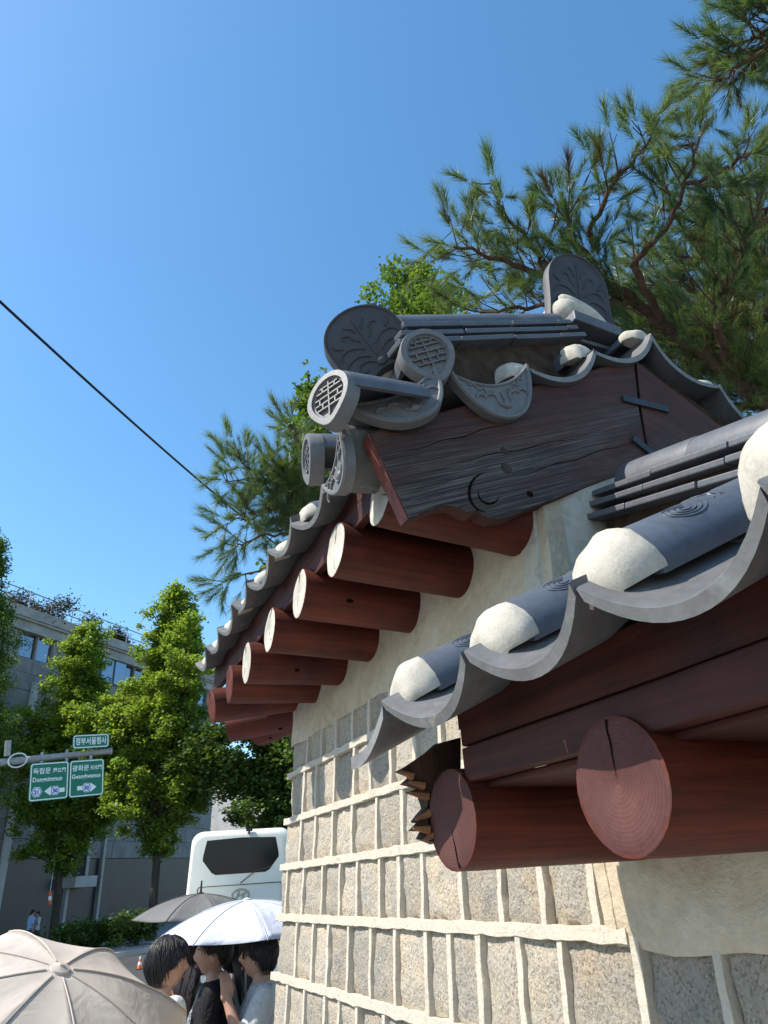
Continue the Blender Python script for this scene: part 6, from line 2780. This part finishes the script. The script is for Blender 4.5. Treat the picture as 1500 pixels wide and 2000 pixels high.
    if hair == 'long':
        for q_ in range(150):
            a = sr.uniform(-0.2, math.pi + 0.2) + math.pi
            pts = []
            for k_ in range(8):
                f = 0.05 + 0.95 * k_ / 7 * sr.uniform(0.95, 1.06)
                zz = hc.z + (0.03 - 0.47 * f) * k
                hw = (0.090 + 0.018 * math.sin(f * 2.6) - 0.030 * f) * k
                yc = hc.y - (0.030 + 0.075 * min(1, f * 2.2)) * k
                dp = (0.058 - 0.026 * f) * k
                aa = a + 0.08 * math.sin(f * 5 + q_)
                pts.append(Vector((hc.x + hw * math.cos(aa), yc + dp * math.sin(aa), zz)))
            mb.tube(pts, [0.001, 0.003, 0.0036, 0.0036, 0.0034, 0.003, 0.002, 0.0006], 4, cap=False)
    mb.build('strands', MAT[hair_mat], ho, B, angle=180, recalc=False)
    # ---- eyes, brows, lips
    if fine:
        for s in (-1, 1):
            mb = MB()
            mb.ball((s * 0.031, 0.0775, 0.003), (0.013, 0.006, 0.0055), 12, 8, HM)
            e = mb.build('eye', MAT['sign_white'], t, B)
            mb = MB()
            mb.ball((s * 0.031, 0.0822, 0.003), (0.0058, 0.0030, 0.0056), 10, 6, HM)
            mb.build('iris', MAT['eye_dark'], e, B)
            mb = MB()
            mb.tube([HM @ Vector((s * 0.014, 0.0915, 0.020)), HM @ Vector((s * 0.032, 0.0860, 0.0245)), HM @ Vector((s * 0.050, 0.0735, 0.019))], [0.0022, 0.0030, 0.0014], 6)
            mb.build('eyebrow', MAT['black_hair'], t, B)
        mb = MB()
        mb.tube([HM @ Vector((-0.022, 0.0865, -0.0615)), HM @ Vector((-0.008, 0.0975, -0.0575)), HM @ Vector((0.008, 0.0975, -0.0575)), HM @ Vector((0.022, 0.0865, -0.0615))], [0.001, 0.0042, 0.0042, 0.001], 8)
        mb.tube([HM @ Vector((-0.020, 0.0865, -0.0635)), HM @ Vector((0.0, 0.0965, -0.0680)), HM @ Vector((0.020, 0.0865, -0.0635))], [0.001, 0.0050, 0.001], 8)
        mb.build('mouth', MAT['lip_skin'], t, B)
    if glasses:
        gl = MB()
        for s in (-1, 1):
            gl.ball((s * 0.033, 0.0895, 0.002), (0.027, 0.0045, 0.020), 16, 8, HM)
            gl.tube([HM @ Vector((s * 0.058, 0.085, 0.006)), HM @ Vector((s * 0.082, 0.060, 0.008)), HM @ Vector((s * 0.084, -0.01, 0.006))], 0.0025, 6)
        gl.tube([HM @ Vector((-0.008, 0.097, 0.006)), HM @ Vector((0.008, 0.097, 0.006))], 0.0025, 6)
        gl.build('sunglasses', MAT['black_rubber'], t, B)
    if ribbon:
        mb = MB()
        p = hc + S(0.055, -0.150, -0.02)
        q_ = [(0.0, 0.0), (0.012, -0.02), (0.020, -0.20), (0.008, -0.235), (-0.008, -0.215), (-0.020, -0.20), (-0.012, -0.02)]
        mb.prism([(a * k, b_ * k) for a, b_ in q_], 0, 0.004, frame(p, Vector((1, 0, 0)), Vector((0, 0, 1)), Vector((0, -1, 0))))
        mb.build('hair_ribbon', MAT['ribbon_cloth'], t, B, smooth=False)
    return t


def at_head(px, py_top, y):
    p = at_y(px, py_top, y)
    return p.x, y, p.z


def spot(px, py, y):
    p = at_y(px, py, y)
    return dict(x=p.x, y=y, top_z=p.z)


person('man with a black mop of hair in profile behind the beige umbrella', **spot(324, 1831, 4.6), yaw=74, head_yaw=22, hair='mop', shirt='white_shirt', arms=('down', 'down'))
person('woman with long dark hair in a loose white shirt beside the front man', **spot(383, 1824, 5.25), yaw=52, hair='long', hair_mat='brown_hair', shirt='white_shirt', female=True, arms=('down', 'fold'), skin='skin_pale', loose=1.5)
person('man in a black T-shirt facing left with one hand raised to his chest', **spot(424, 1812, 4.95), yaw=-74, hair='short', shirt='black_shirt', arms=('up', 'down'), head_yaw=-6, trousers='denim')
person('woman with long wet looking hair and a pale pink hair ribbon under the white umbrella', **spot(470, 1818, 5.2), yaw=-32, hair='long', hair_mat='brown_hair', shirt='grey_shirt', female=True, skin='skin_pale', ribbon=True, arms=('down', 'up'))
person('man in dark sunglasses and a pale grey shirt holding the white umbrella', **spot(512, 1816, 4.75), yaw=-78, hair='mop', shirt='grey_shirt', glasses=True, arms=('face', 'up'), head_yaw=4, loose=1.5)
person('stroller in a periwinkle blue shirt across the street', **spot(64, 1777, 42), yaw=60, hair='short', shirt='blue_shirt', arms=('down', 'down'), vox=0.014, fine=False, group='two strollers across the street')
person('stroller in a pale aqua shirt with one arm raised across the street', **spot(76, 1780, 42.3), yaw=-120, hair='short', hair_mat='brown_hair', shirt='pale_blue_shirt', arms=('up', 'down'), vox=0.014, fine=False, group='two strollers across the street')
